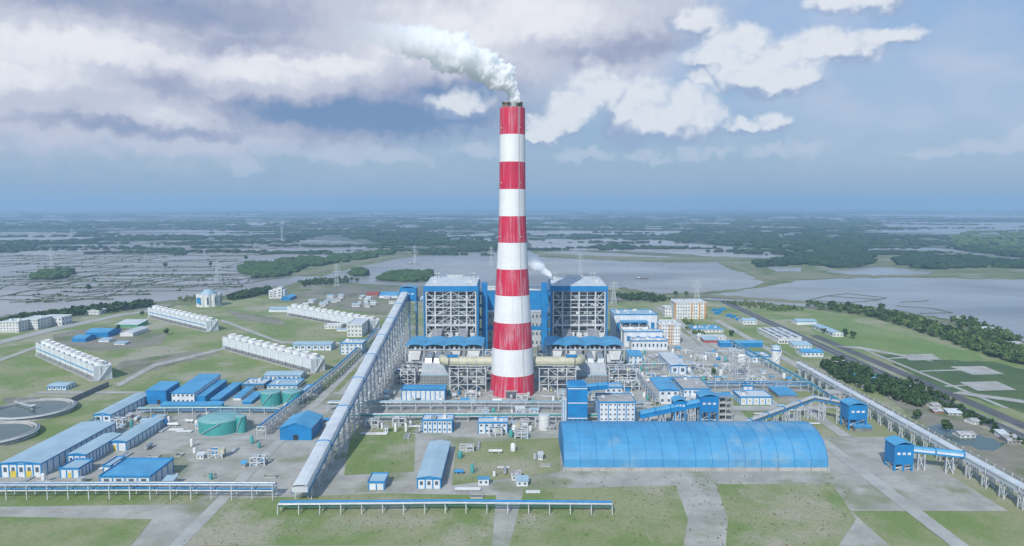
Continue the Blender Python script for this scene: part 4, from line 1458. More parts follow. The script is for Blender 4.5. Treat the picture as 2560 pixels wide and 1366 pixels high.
# ------------------------------------------------------------------ precipitators under blue canopies
def precipitator(xa, xb, label):
    y0, D = 772.0, 46.0
    r = thing('precipitator', label, 'power plant', ((xa + xb) / 2, y0, 0))
    w = (xb - xa) / 4
    mesh = {}
    for i in range(4):
        c = -1.5 * w + i * w
        if i == 0:
            mesh['casing'] = MB().prism([(-w * .36, 13.5), (w * .36, 13.5), (w * .44, 24), (w * .44, 27.5), (-w * .44, 27.5), (-w * .44, 24)], 'y', 4, D - 4).mesh('casing', 'white_clad')
            mesh['funnel'] = MB().prism([(-w * .33, 27), (w * .33, 27), (w * .22, 17), (-w * .22, 17)], 'y', -1.5, 3.8).mesh('inlet_funnel', 'plaster')
            hp = MB()
            for q in (-.22, .22):
                for yy in (9, 22, 35):
                    t_ = [(q * w - w * .15, yy - 5, 13.4), (q * w + w * .15, yy - 5, 13.4), (q * w + w * .15, yy + 5, 13.4), (q * w - w * .15, yy + 5, 13.4)]
                    b_ = [(q * w - .6, yy - .6, 6), (q * w + .6, yy - .6, 6), (q * w + .6, yy + .6, 6), (q * w - .6, yy + .6, 6)]
                    hp.add(t_ + b_, [(0, 1, 2, 3), (4, 7, 6, 5), (0, 4, 5, 1), (1, 5, 6, 2), (2, 6, 7, 3), (3, 7, 4, 0)])
            mesh['hopper'] = hp.mesh('ash_hopper', 'steel')
            rf = MB()
            pr = [(-w / 2, 32.2), (-w * .3, 33.4), (-w * .1, 34.1), (w * .1, 34.1), (w * .3, 33.4), (w / 2 - .1, 32.2)]
            pr2 = pr + [(s, z - .3) for s, z in reversed(pr)]
            rf.prism(pr2, 'y', -2, D / 2 - .04)
            mesh['roof'] = rf.mesh('canopy_panel', 'blue_roof')
        for nm, key in (('casing', 'casing'), ('inlet_funnel', 'funnel'), ('ash_hopper', 'hopper'), ('canopy_panel', 'roof'), ('canopy_panel', 'roof')):
            o = bpy.data.objects.new(nm, mesh[key])
            col.objects.link(o)
            o.parent = r
            o.location = (c, 0, 0)
            if nm == 'canopy_panel' and key == 'roof' and ('b%d' % i) in mesh:
                o.location.y = D / 2 + 2
            if nm == 'canopy_panel':
                mesh['b%d' % i] = True
        for q in (-.25, 0, .25):
            for yy in (5, 16, 28):
                piece('transformer', rnd.choice(['dark_steel', 'plaster', 'steel']), r, (c + q * w, yy, 29.3), (2.4, 2.6, 3.2))
        for q in (-.47, .47):
            for yy in (-1.0, 22, D - 1.5):
                piece('canopy_post', 'steel', r, (c + q * w, yy, 15.9), (.7, .7, 32.4))
        piece('walkway', 'steel', r, (c, 1.0, 27.8), (w * .92, 6.5, .3))
        mb = MB()
        lattice(mb, -w * .4, w * .4, 2, D - 4, -.2, 13.4, 2, .7)
        mb.obj('support_frame', 'steel', r, (c, 0, 0))
        for q in range(4):
            s = rnd.uniform(1.6, 3.4)
            piece('equipment', rnd.choice(['plaster', 'steel', 'aluminium', 'grey_clad']), r, (c + rnd.uniform(-.4, .4) * w, rnd.uniform(-5, -2), s / 2 + rnd.choice([0, 4, 8])), (s * 1.3, s, s * 1.4))
        mb = MB()
        for z in (5, 10, 15):
            mb.box(-w * .45, w * .45, -6.5, -2, z - .15, z)
            for q in (-.45, 0, .45):
                mb.beam((q * w, -6.4, 0), (q * w, -6.4, 16.2), .35)
            mb.beam((-w * .45, -6.4, z + 1.1), (w * .45, -6.4, z + 1.1), .15)
        mb.obj('access_platform', 'steel', r, (c, 0, 0))
    return r


precipitator(-116.5, -31, 'row of four precipitators under a blue canopy left of the chimney')
precipitator(37, 122.5, 'row of four precipitators under a blue canopy right of the chimney')


# ------------------------------------------------------------------ flue ducts to the chimney, fan houses, trestles
def main_duct(sgn, label):
    r = thing('flue_gas_duct', label, 'duct', (sgn * 40, 706, 0))
    z, R_ = 29.5, 4.8
    x0_, x1_ = -sgn * 22, sgn * 22
    k_ = 5
    for i in range(k_):
        a, b = x0_ + (x1_ - x0_) * i / k_, x0_ + (x1_ - x0_) * (i + 1) / k_
        q = .15 * (1 if b > a else -1)
        MB().tube([(a, 0, z), (b - q, 0, z)], R_, 24).obj('duct_section', 'duct_clad', r)
        MB().tube([(b - q * 4, 0, z), (b - q, 0, z)], R_ + .35, 24).obj('stiffener_ring', 'steel', r)
    pts = [(x1_, 0, z), (x1_ + sgn * 4, 1, z), (x1_ + sgn * 7, 5, z), (x1_ + sgn * 8, 12, z), (x1_ + sgn * 8, 34, z - 5)]
    MB().tube(pts, R_ * .96, 24).obj('duct_bend', 'duct_clad', r)
    piece('damper_house', 'blue_clad', r, (x1_ - sgn * 3, -1, z + R_ + .9), (11, 4, 2.0))
    piece('walkway', 'steel', r, (0, -R_ - 1.2, z - 3), (44, 1.8, .3))
    return r


main_duct(-1, 'pale yellow flue gas duct entering the chimney from the left')
main_duct(1, 'pale yellow flue gas duct entering the chimney from the right')


def frame_tower(label, x0, x1, y0, y1, h, nx, levels, name='steel_frame', junk=14, cat='steel structure', m='steel'):
    r = thing(name, label, cat, ((x0 + x1) / 2, (y0 + y1) / 2, 0))
    w, d = (x1 - x0) / 2, (y1 - y0) / 2
    for i in range(nx + 1):
        x = -w + 2 * w * i / nx
        for y in (-d, d):
            piece('column', m, r, (x, y, h / 2), (.9, .9, h))
    for L in range(1, levels + 1):
        z = h * L / levels
        for y in (-d, d):
            piece('beam', m, r, (0, y, z - .4), (2 * w, .6, .7))
        for i in range(nx + 1):
            piece('beam', m, r, (-w + 2 * w * i / nx, 0, z - .4), (.6, 2 * d - .9, .7))
        for i in range(nx):
            x, x2 = -w + 2 * w * i / nx, -w + 2 * w * (i + 1) / nx
            z0_, z1_ = h * (L - 1) / levels + .3, z - .8
            if rnd.random() < .8:
                a, b = ((x, z0_), (x2, z1_)) if rnd.random() < .5 else ((x2, z0_), (x, z1_))
                piece_beam('brace', m, r, (a[0], -d, a[1]), (b[0], -d, b[1]), .45, .45)
        if L < levels and rnd.random() < .8:
            piece('floor', 'dark_steel', r, (0, 0, z), (2 * w * .98, 2 * d * .9, .2))
    for i in range(junk):
        s = rnd.uniform(1.4, 3.6)
        L = rnd.randrange(levels)
        piece('equipment', rnd.choice(['plaster', 'aluminium', 'grey_clad', 'duct_clad', 'blue_paint']), r, (rnd.uniform(-w * .85, w * .85), rnd.uniform(-d * .6, d * .6), h * L / levels + s * .55), (s * 1.4, s, s))
    return r


frame_tower('open steel trestle carrying the flue duct left of the chimney', -62, -26, 699, 713, 24.2, 4, 3)
frame_tower('open steel trestle carrying the flue duct right of the chimney', 27, 63, 699, 713, 24.2, 4, 3)
frame_tower('narrow steel pipe tower between chimney and left boiler house', -28, -21, 735, 744, 34, 1, 5, junk=6)
frame_tower('narrow steel pipe tower between chimney and right boiler house', 27, 33, 738, 746, 38, 1, 6, junk=6)
frame_tower('low steel frame full of fans left of the left fan house', -122, -100, 728, 746, 17, 3, 3, junk=22)
frame_tower('low steel frame full of fans right of the right fan house', 100, 128, 728, 748, 17, 3, 3, junk=22)
frame_tower('dark walled steel bay beside the transformer road', 104, 126, 700, 712, 12, 3, 2, junk=10)


def fan_house(xa, xb, label):
    r = thing('fan_house', label, 'building', ((xa + xb) / 2, 729, 0))
    a = (xb - xa) / 2
    MB().box(-a, a, 0, 22, -.3, 9.5).obj('lower_wall', 'grey_clad', r)
    for i in range(6):
        piece('ledge', 'dark_concrete', r, (0, -.3, 1.6 + i * 1.55), (2 * a + .8, 1.0, .5))
    for i in range(10):
        piece('pilaster', 'steel', r, (-a + (2 * a) * i / 9, -.25, 4.7), (.5, .6, 9.4))
    MB().box(-a - .6, a + .6, -.6, 22.4, 9.52, 10.3).obj('lower_roof', 'pale_blue_roof', r)
    n = 4
    for i in range(n):
        x0_, x1_ = -a + 2 * a * i / n, -a + 2 * a * (i + 1) / n - .1
        MB().prism([(2.5, 10.3), (21, 10.3), (21, 19.5), (14, 19.5), (2.5, 12.6)], 'x', x0_, x1_).obj('upper_casing', 'grey_clad', r)
    for i in range(8):
        piece('roof_unit', rnd.choice(['aluminium', 'plaster']), r, (rnd.uniform(-a, a) * .85, 17.5, 20.4), (2.6, 2.2, 1.8))
    for i in range(3):
        MB().prism([(14, 19.6), (40, 19.6), (40, 27), (16, 24)], 'x', -a + 3 + i * a * .66, -a + 3 + i * a * .66 + 6.5).obj('riser_duct', 'aluminium', r)
    return r


fan_house(-94, -66, 'stepped grey fan house in front of the left precipitators')
fan_house(66, 98, 'stepped grey fan house in front of the right precipitators')

# ------------------------------------------------------------------ turbine hall and its annexes
building('turbine_hall', 'long blue and cream turbine hall seen between the two boiler houses', 'power plant', -38, 48, 948, 40, 72, wall='blue_clad', roof='flat', rm='plaster', trim='plaster')
building('bunker_bay', 'dark lower bay between the boiler houses with a blue band', 'power plant', -36, 45, 925, 18, 46, wall='grey_clad', roof='flat', rm='pale_roof', band='blue_clad', rows=4, cols=16, wm='glass')
building('turbine_annex', 'pale roofed back block of the turbine annex with blue roof boxes', 'building', 138, 196, 962, 44, 37, wall='white_clad', roof='flat', rm='pale_blue_roof', trim='blue_paint', rows=1, cols=5, wm='blue_clad', clutter=14)
building('turbine_annex', 'blue and white panelled front block of the turbine annex', 'building', 146, 196, 926, 20, 20, wall='white_clad', roof='flat', rm='pale_roof', trim='blue_paint', rows=1, cols=4, wm='blue_clad', clutter=10)
building('turbine_annex', 'low white block with blue band in front of the turbine annex', 'building', 152, 198, 904, 21, 12, wall='white_clad', roof='flat', rm='pale_roof', trim='blue_clad', rows=1, cols=9, clutter=10)


def cooler_bank():
    r = thing('cooler_bank', 'row of dark fan coolers under a blue roof on the turbine annex', 'building', (163, 947, 0))
    piece('base', 'white_clad', r, (0, 6, 11.5), (36, 14, 23.4))
    for i in range(3):
        x = -11.5 + i * 11.5
        MB().lathe([(4.6, 23.3), (4.6, 26.2), (4.2, 26.2), (4.2, 24)], 18, x, 3).obj('fan_ring', 'dark_steel', r)
        for q in (-5.2, 5.2):
            piece('post', 'steel', r, (x + q, -.6, 26.3), (.5, .5, 6.2))
    for i in range(4):
        piece('roof_panel', 'blue_roof', r, (-13.6 + i * 9.1, 6, 29.7), (9.0, 15, .5))
    piece('fascia', 'blue_paint', r, (0, -1.6, 29.2), (37, .3, 1.3))


cooler_bank()
# ------------------------------------------------------------------ main coal conveyor, left of the boilers
conveyor('coal_conveyor', 'long inclined coal conveyor climbing to the left boiler house', (-131, 430, 7.5), (-137.5, 918, 69.5), 9.6, 5.2, 8, 26, wide=1.1, roof='pale_roof')


def transfer_tower(label, cx, y0, w, d, h, open_to, clad='blue_clad'):
    r = thing('transfer_tower', label, 'tower', (cx, y0, 0))
    for x in (-w / 2, 0, w / 2):
        for y in (0, d):
            piece('column', 'blue_paint', r, (x, y, open_to / 2), (1.2, 1.2, open_to))
    mb = MB()
    lattice(mb, -w / 2, w / 2, 0, d, 0, open_to, max(2, int(open_to / 7)), .6)
    mb.obj('bracing', 'steel', r)
    MB().box(-w / 2 - .6, w / 2 + .6, -.6, d + .6, open_to, h).obj('wall', clad, r)
    pr = [(-w / 2 - 1.2, h), (-w * .25, h + 1.8), (0, h + 2.3), (w * .25, h + 1.8), (w / 2 + 1.2, h)]
    MB().prism(pr + [(s, z - .4) for s, z in reversed(pr)], 'y', -1.4, d + 1.4).obj('roof', 'blue_roof', r)
    for z in (open_to + (h - open_to) * .55,):
        for x in (-.3, 0, .3):
            piece('window', 'plaster', r, (x * w, -.65, z), (w * .18, .2, 1.6))
    return r


transfer_tower('blue headed tower where the coal conveyor reaches the boilers', -133, 914, 20, 14, 79, 62)
conveyor('bunker_conveyor', 'short white gallery from the conveyor head to the left boiler house', (-123, 925, 61), (-106, 935, 64), 7, 4.5, 2, 0, roof='pale_roof', trim='blue_paint')


# ------------------------------------------------------------------ cooling towers
def cooling_tower(px, pyb, L, n, stripe, label):
    p = G(px, pyb)
    r = thing('cooling_tower', label, 'cooling tower', (p.x, p.y, 0), R(138.3), 'long mechanical draught cooling towers')
    W_, H = 17.0, 15.5
    MB().box(-2, L + 2, -W_ - 2, 2, -.3, .9).obj('basin', 'concrete', r)
    MB().box(0, L, -W_, 0, 5.2, H).obj('casing', 'white_clad', r)
    MB().box(1.0, L - 1, -W_ + 3, -3, .9, 5.2).obj('fill', 'interior', r)
    MB().box(-.25, L + .25, -W_ - .25, .25, H, H + .4).obj('deck', 'pale_roof', r)
    for q in (-W_ - .1, .1):
        piece('parapet', 'white_clad', r, (L / 2, q, H + .9), (L, .3, 1.0))
    if stripe:
        piece('stripe', 'blue_paint', r, (L / 2, .12, 9.6), (L - 6, .24, 1.1))
    for x0_ in (0, L):
        piece('end_wall', 'white_clad', r, (x0_, -W_ / 2, H / 2), (1.2, W_ + .6, H))
        piece('end_pilaster', 'plaster', r, (x0_ - .8 if x0_ == 0 else x0_ + .8, -W_ * .35, H / 2), (.8, 1.2, H))
        piece('end_pilaster', 'plaster', r, (x0_ - .8 if x0_ == 0 else x0_ + .8, -W_ * .7, H / 2), (.8, 1.2, H))
    st = MB()
    for i in range(6):
        st.beam((-1.8, -W_ * (.15 + .12 * i), H * i / 6), (-1.8, -W_ * (.15 + .12 * (i + 1)), H * (i + 1) / 6), 1.4, .3)
    st.obj('stair', 'steel', r)
    cw = L / n
    stack = MB().lathe([(5.6, H + .4), (5.1, H + 1.6), (5.0, H + 3.0), (5.4, H + 4.2), (4.9, H + 4.2), (4.6, H + 3.0), (4.7, H + 1.2)], 28, cap0=False, cap1=False).mesh('fan_stack', 'plaster')
    fan = MB()
    fan.lathe([(.9, H + 1.6), (.9, H + 2.2)], 12)
    for k_ in range(8):
        a = k_ * math.pi / 4
        fan.beam((0, 0, H + 1.9), (4.5 * math.cos(a), 4.5 * math.sin(a), H + 1.9), .9, .15)
    fan.lathe([(4.7, H + .7), (4.7, H + .75)], 20)
    fanm = fan.mesh('fan', 'dark_steel')
    for i in range(n):
        x = cw * (i + .5)
        o = bpy.data.objects.new('fan_stack', stack)
        col.objects.link(o)
        o.parent = r
        o.location = (x, -W_ / 2, 0)
        f = bpy.data.objects.new('fan', fanm)
        col.objects.link(f)
        f.parent = o
        piece('drive_motor', 'dark_steel', r, (x, -1.8, H + 1.0), (2.0, 1.2, 1.1))
        piece('casing_joint', 'concrete', r, (cw * i, .1, 10.4), (.25, .3, 9.6))
        for q in (0, -W_):
            for k_ in range(3):
                piece('column', 'concrete', r, (cw * (i + k_ / 3), q - .35 if q == 0 else q + .35, 3.0), (.7, .7, 4.4))
            piece('louvre', 'steel', r, (x, q, 3.2), (cw * .82, .18, .35))
            piece('louvre', 'steel', r, (x, q, 4.3), (cw * .82, .18, .35))
    return r


cooling_tower(517, 831, 206, 12, True, 'striped cooling tower row farthest to the left, below the round white block')
cooling_tower(236, 955, 196, 11, True, 'striped cooling tower row nearest the camera at far left')
cooling_tower(778, 935, 201, 12, False, 'plain cooling tower row nearest the conveyor')
cooling_tower(925, 829, 224, 13, False, 'plain cooling tower row farthest back, beside the square pump house')

# ------------------------------------------------------------------ left side: offices, pump houses, workshops
bpx('pump_house', 'square white pump house at the end of the far plain cooling tower', 'building', 868, 905, 843, 813, 60, wall='plaster', trim='plaster', rows=3, cols=4)
bpx('office_block', 'blue and white three storey block below the square pump house', 'building', 852, 906, 887, 860, 26, wall='white_clad', trim='blue_paint', posts=3, rows=3, cols=5, side=3, clutter=5)
bpx('workshop', 'long white shed with blue roof edge right of the plain cooling towers', 'building', 733, 828, 877, 862, 22, wall='white_clad', roof='gable_x', rm='pale_blue_roof', trim='blue_paint', posts=6, rows=1, cols=6, ridge=1.6)
bpx('pavilion', 'low white pavilion with dark windows left of the square pump house', 'building', 812, 852, 823, 815, 16, wall='plaster', trim='plaster', rows=1, cols=5)
bpx('canopy', 'small blue roofed shelter beside the low white pavilion', 'building', 842, 868, 829, 824, 9, wall='plaster', roof='gable_x', rm='pale_blue_roof', ridge=1)
bpx('workshop', 'white shed with blue frame below the near plain cooling tower', 'building', 660, 752, 953, 939, 20, wall='white_clad', roof='gable_x', rm='pale_blue_roof', trim='blue_paint', posts=5, rows=1, cols=8, ridge=1.4)
bpx('pump_house', 'small blue and white pump house at the foot of the near left cooling tower', 'building', 119, 166, 976, 966, 16, wall='white_clad', roof='gable_x', rm='pale_blue_roof', trim='blue_paint', posts=4, rows=1, cols=4, ridge=1)
bpx('workshop', 'pale roofed pipe hall left of the teal tanks', 'building', 605, 660, 975, 962, 22, wall='dark_concrete', trim='blue_paint', rows=1, cols=6, clutter=6)
bpx('workshop', 'pale blue flat roofed hall behind the teal tanks', 'building', 668, 742, 974, 965, 26, wall='white_clad', roof='flat', rm='pale_blue_roof', trim='blue_paint', rows=1, cols=6, clutter=4)
bpx('workshop', 'low hall with blue edge right of the teal tanks by the pipe rack', 'building', 752, 790, 988, 978, 22, wall='white_clad', roof='flat', rm='pale_blue_roof', trim='blue_paint', rows=1, cols=3)
bpx('apartment_block', 'white four storey block with yellow roof hut at the left edge', 'building', 0, 47, 832, 806, 26, wall='plaster', trim='plaster', rows=4, cols=6, side=4, clutter=4)
bpx('apartment_block', 'white block with many dark windows beside the yellow roof hut', 'building', 49, 95, 825, 800, 34, wall='plaster', trim='plaster', rows=4, cols=8, side=5, clutter=3)
bpx('roof_hut', 'yellow hut on the ground behind the white apartment block', 'building', 30, 62, 808, 800, 12, wall='yellow_paint', roof='shed', rm='yellow_paint', ridge=1)
bpx('apartment_block', 'low white block with dark porch right of the apartment blocks', 'building', 98, 155, 815, 795, 26, wall='plaster', trim='plaster', rows=2, cols=6, side=3)
bpx('guest_house', 'small flat roofed white house by the trees at left', 'building', 212, 248, 787, 778, 22, wall='plaster', trim='plaster', rows=1, cols=5)
bpx('shed', 'bright blue steel shed on the bare ground at left', 'building', 214, 270, 844, 832, 34, wall='blue_clad', roof='gable_x', rm='blue_roof', ridge=3)
bpx('shed', 'lower blue steel shed in front of the bright blue one', 'building', 180, 214, 856, 847, 26, wall='blue_clad', roof='gable_x', rm='blue_roof', ridge=2.5)
bpx('shed', 'white roofed shed with green front at left', 'building', 289, 346, 819, 812, 30, wall='green_roof', roof='shed', rm='pale_roof', ridge=3)
bpx('shed', 'pale gabled shed right of the bright blue shed', 'building', 300, 332, 842, 833, 44, wall='plaster', roof='gable_y', rm='pale_roof', ridge=2.5)
bpx('shed', 'small pale blue lean-to below the bright blue shed', 'building', 246, 272, 856, 851, 12, wall='white_clad', roof='shed', rm='pale_blue_roof', ridge=1)
bpx('shed', 'tiny pale hut on the bare ground right of the sheds', 'building', 285, 312, 863, 859, 12, wall='white_clad', roof='shed', rm='pale_blue_roof', ridge=.8)
bpx('shed', 'long pale blue shed left of the far plain cooling tower', 'building', 672, 728, 781, 773, 22, wall='white_clad', roof='gable_x', rm='pale_blue_roof', trim='blue_paint', ridge=2)
bpx('shed', 'blue roofed shed beside the white block near the water', 'building', 703, 726, 752, 745, 40, wall='blue_clad', roof='gable_y', rm='blue_roof', ridge=3)
bpx('shed', 'dark red roofed shed near the pond left of the conveyor head', 'building', 914, 945, 742, 737, 40, wall='brick', roof='gable_x', rm='red_roof', ridge=3)
bpx('shed', 'long blue roofed shed left of the conveyor head', 'building', 948, 994, 746, 739, 50, wall='white_clad', roof='gable_x', rm='blue_roof', ridge=4)


def round_block():
    g = G(511, 769)
    r = thing('round_block', 'round white block with fluted walls behind the cooling towers', 'building', (g.x, g.y + 20, 0))
    h = AY(511, 738, g.y).z
    vs = []
    for i in range(10):
        a = i * math.pi / 5
        MB().lathe([(7.0, -.3), (7.0, h)], 14, 15 * math.cos(a), 15 * math.sin(a)).obj('bay_wall', 'plaster', r)
        piece('window', 'glass', r, (22.1 * math.cos(a), 22.1 * math.sin(a), h * .5), (.5, 2.6, h * .6), a)
    MB().lathe([(15, h), (15, h + 2), (9, h + 4), (9, h + 7), (1, h + 8)], 20).obj('roof', 'pale_blue_roof', r)
    piece('entrance', 'blue_paint', r, (-9, -20.6, h * .55), (7, 3, h * .45))


round_block()


def stepped_block():
    g = G(690, 747)
    r = thing('stepped_block', 'small white stepped block at the edge of the flooded fields', 'building', (g.x, g.y, 0))
    for x, w, h, d in ((-10, 8, 16, 0), (-2, 8, 19, 2), (7, 9, 22, 1), (13, 6, 17, 4)):
        b = MB().box(x - w / 2 + .1, x + w / 2 - .1, d, d + 16, -.3, h).obj('wall', 'plaster', r)
        piece('roof', 'pale_roof', r, (x, d + 8, h + .25), (w + .6, 16.6, .4))
        for k_ in range(3):
            piece('window', 'glass', r, (x, d - .05, h * (.25 + .25 * k_)), (w * .5, .2, h * .12))


stepped_block()

# pale huts and stores scattered on the construction ground beyond the cooling towers
for i in range(26):
    x, y = rnd.uniform(745, 985), rnd.uniform(744, 772)
    g = G(x, y)
    w, d, h = rnd.uniform(6, 16), rnd.uniform(6, 10), rnd.uniform(3, 6)
    rf, rm_ = rnd.choice(['shed', 'gable_x', 'flat']), rnd.choice(['tin_roof', 'pale_roof', 'pale_blue_roof'])
    wh = 'low' if h < 4.5 else 'tall'
    cn = {'shed': 'lean-to', 'gable_x': 'gabled', 'flat': 'flat'}[rf] + ' ' + {'tin_roof': 'grey tin', 'pale_roof': 'white', 'pale_blue_roof': 'pale blue'}[rm_]
    pos_ = 'by the shore' if y < 754 else ('in the middle' if y < 763 else 'near the cooling tower')
    building('site_hut', '%s hut with %s roof %s of the construction ground' % (wh, cn, pos_) if pos_ == 'in the middle' else '%s hut with %s roof %s on the construction ground' % (wh, cn, pos_), 'hut', g.x - w / 2, g.x + w / 2, g.y, d, h, wall='plaster', roof=rf,
             rm=rm_, ridge=1.2, rows=1, cols=3, rz=rnd.uniform(-.4, .4), group='huts and stores on the construction ground')


# ------------------------------------------------------------------ left foreground: dewatering sheds, tanks, halls
bpx('dewatering_shed', 'tall blue clad shed at the end of the long white gallery', 'building', 367, 416, 1012, 977, 28, wall='blue_clad', roof='shed', rm='blue_roof', ridge=1.5, door=[(.12, 'interior')])
bpx('dewatering_shed', 'largest blue roofed shed in the row of dewatering sheds', 'building', 430, 486, 1010, 983, 62, wall='white_clad', roof='shed', rm='blue_roof', ridge=3, trim='blue_paint', rows=2, cols=5, wm='interior')
bpx('dewatering_shed', 'second blue roofed shed of the row, right of the largest', 'building', 489, 513, 1008, 991, 52, wall='blue_clad', roof='shed', rm='blue_roof', ridge=2.5)
bpx('dewatering_shed', 'third blue roofed shed of the row, lower than its neighbours', 'building', 527, 549, 1010, 999, 56, wall='blue_clad', roof='shed', rm='blue_roof', ridge=2)
bpx('dewatering_shed', 'fourth and smallest blue roofed shed at the right end of the row', 'building', 583, 602, 1002, 995, 36, wall='white_clad', roof='shed', rm='blue_roof', ridge=1.5)
bpx('dewatering_shed', 'low blue shed right of the row by the teal tanks', 'building', 606, 628, 1012, 1005, 32, wall='blue_clad', roof='shed', rm='blue_roof', ridge=1)
bpx('canopy', 'long low blue roof running in front of the dewatering sheds', 'building', 402, 552, 1027, 1014, 8, wall='blue_clad', roof='shed', rm='blue_roof', ridge=1)
bpx('long_gallery', 'long white hall with blue posts leading to the dewatering sheds', 'building', 236, 277, 1058, 1037, 66, wall='white_clad', roof='gable_y', rm='pale_blue_roof', trim='blue_paint', posts=2, ridge=1.4, rows=1, cols=2)
bpx('store_hall', 'largest long pale roofed hall at the lower left edge', 'building', 4, 104, 1194, 1159, 92, wall='white_clad', roof='gable_y', rm='pale_blue_roof', trim='blue_paint', posts=5, ridge=1.2, door=[(-.2, 'yellow_paint'), (.18, 'yellow_paint')], rows=1, cols=5)
bpx('store_hall', 'narrow pale roofed hall between the two larger ones at lower left', 'building', 171, 216, 1165, 1137, 46, wall='white_clad', roof='gable_y', rm='pale_blue_roof', trim='blue_paint', posts=3, ridge=.9, rows=1, cols=3)
bpx('store_hall', 'small gatehouse hall in front of the narrow pale hall', 'building', 152, 198, 1196, 1173, 16, wall='white_clad', roof='flat', rm='pale_blue_roof', trim='blue_paint', posts=3, door=[(0, 'yellow_paint')])
bpx('store_hall', 'pale roofed hall right of the narrow one, below the long gallery', 'building', 275, 316, 1128, 1105, 60, wall='white_clad', roof='gable_y', rm='pale_blue_roof', trim='blue_paint', posts=2, ridge=1.0, door=[(-.2, 'yellow_paint')])
bpx('store_hall', 'wide blue framed store near the bottom left corner', 'building', 252, 376, 1227, 1193, 32, wall='white_clad', roof='flat', rm='blue_roof', trim='blue_paint', posts=4, rows=2, cols=4)
bpx('store_hall', 'tiny blue cornered hut above the wide framed store', 'building', 259, 276, 1180, 1167, 18, wall='white_clad', roof='flat', rm='pale_blue_roof', trim='blue_paint', posts=1)
bpx('gabled_shed', 'blue gabled shed beside the coal conveyor', 'building', 700, 779, 1102, 1071, 34, wall='blue_clad', roof='gable_y', rm='blue_roof', trim='blue_paint', ridge=4.2, door=[(0, 'interior')])
bpx('control_house', 'long white and blue control house below the chimney at left', 'building', 1057, 1130, 1083, 1052, 14, wall='white_clad', roof='flat', rm='pale_roof', trim='blue_paint', posts=6, rows=2, cols=6, clutter=3)
bpx('control_house', 'smaller blue framed control house below the chimney', 'building', 1196, 1268, 1085, 1058, 12, wall='white_clad', roof='flat', rm='pale_roof', trim='blue_paint', posts=4, rows=2, cols=5, clutter=3)
bpx('switch_house', 'blue and white nine bay switch house left of the chimney foot', 'building', 1004, 1112, 1007, 976, 16, wall='white_clad', roof='flat', rm='blue_roof', trim='blue_clad', posts=9, rows=2, cols=9, wm='plaster', door=[(-.1, 'dark_steel')])
bpx('long_hall', 'long pale roofed hall in front of the chimney', 'building', 1044, 1101, 1223, 1196, 72, wall='white_clad', roof='gable_y', rm='pale_blue_roof', trim='blue_paint', posts=3, ridge=1.2, rows=1, cols=3)
bpx('pump_hut', 'small blue framed hut left of the long pale hall', 'building', 922, 960, 1226, 1207, 14, wall='white_clad', roof='flat', rm='pale_blue_roof', trim='blue_paint', posts=2)

tank('left one of the twin teal tanks below the cooling towers', 670, 1018, 9.4, 12, group=None)
tank('right one of the twin teal tanks, next to the pipe rack', 724, 1016, 9.0, 12)
tank('widest teal tank with a shallow domed roof', 531, 1092, 17, 10.5, dome=.16)
tank('slim teal tank beside the widest teal tank', 600, 1085, 4.0, 13.5, dome=.2)
tank('slim pale tank in the yard below the chimney', 1361, 1078, 4.6, 12, 'plaster', 'pale_roof', dome=.1, stair=False)


def clarifier(px, py, rad, label):
    g = G(px, py, 4.5)
    r = thing('clarifier', label, 'tank', (g.x, g.y, 0), 0)
    MB().lathe([(rad, -.3), (rad, 5.0), (rad - 1.1, 5.0), (rad - 1.1, 1.0)], 64, cap0=False, cap1=False).obj('ring_wall', 'concrete', r)
    MB().lathe([(rad + 1.6, 3.9), (rad + 1.6, 4.2), (rad, 4.2)], 64, cap0=False, cap1=False).obj('walkway_rim', 'pale_roof', r)
    MB().lathe([(rad - 1.1, 3.4), (.1, 3.4)], 64, cap0=False, cap1=False).obj('water', 'tank_water', r)
    MB().lathe([(rad - 3.2, 3.3), (rad - 3.2, 4.3), (rad - 3.6, 4.3), (rad - 3.6, 3.3)], 64, cap0=False, cap1=False).obj('weir', 'concrete', r)
    MB().lathe([(1.8, .5), (1.8, 6.2), (2.6, 6.2), (2.6, 7.0)], 16).obj('centre_column', 'plaster', r)
    mb = MB()
    a = 2.6
    mb.beam((0, 0, 5.4), (rad * math.cos(a), rad * math.sin(a), 5.4), 1.6, .6)
    for s in (-.7, .7):
        mb.beam((s * math.sin(a), -s * math.cos(a), 6.5), (rad * math.cos(a) + s * math.sin(a), rad * math.sin(a) - s * math.cos(a), 6.5), .15)
    mb.obj('scraper_bridge', 'steel', r)


clarifier(82, 1020, 32, 'round concrete clarifier with a scraper bridge, the farther of the two')
clarifier(-22, 1082, 31, 'round concrete clarifier cut by the left edge, the nearer of the two')
MB().prism([(0, -.2), (1.2, -.2), (1.2, 5), (0, 5)], 'y', 0, 62)
r_ = thing('basin_wall', 'dark concrete basin wall behind the far clarifier', 'wall', (G(176, 1008).x, G(176, 1008).y, 0))
for i in range(7):
    MB().box(0, 1.2, i * 9, i * 9 + 8.9, -.3, 5).obj('wall_panel', 'dark_concrete', r_)
    MB().box(-9 * i - 9, -9 * i - .1, 0, 1.2, -.3, 5).obj('wall_panel', 'dark_concrete', r_)

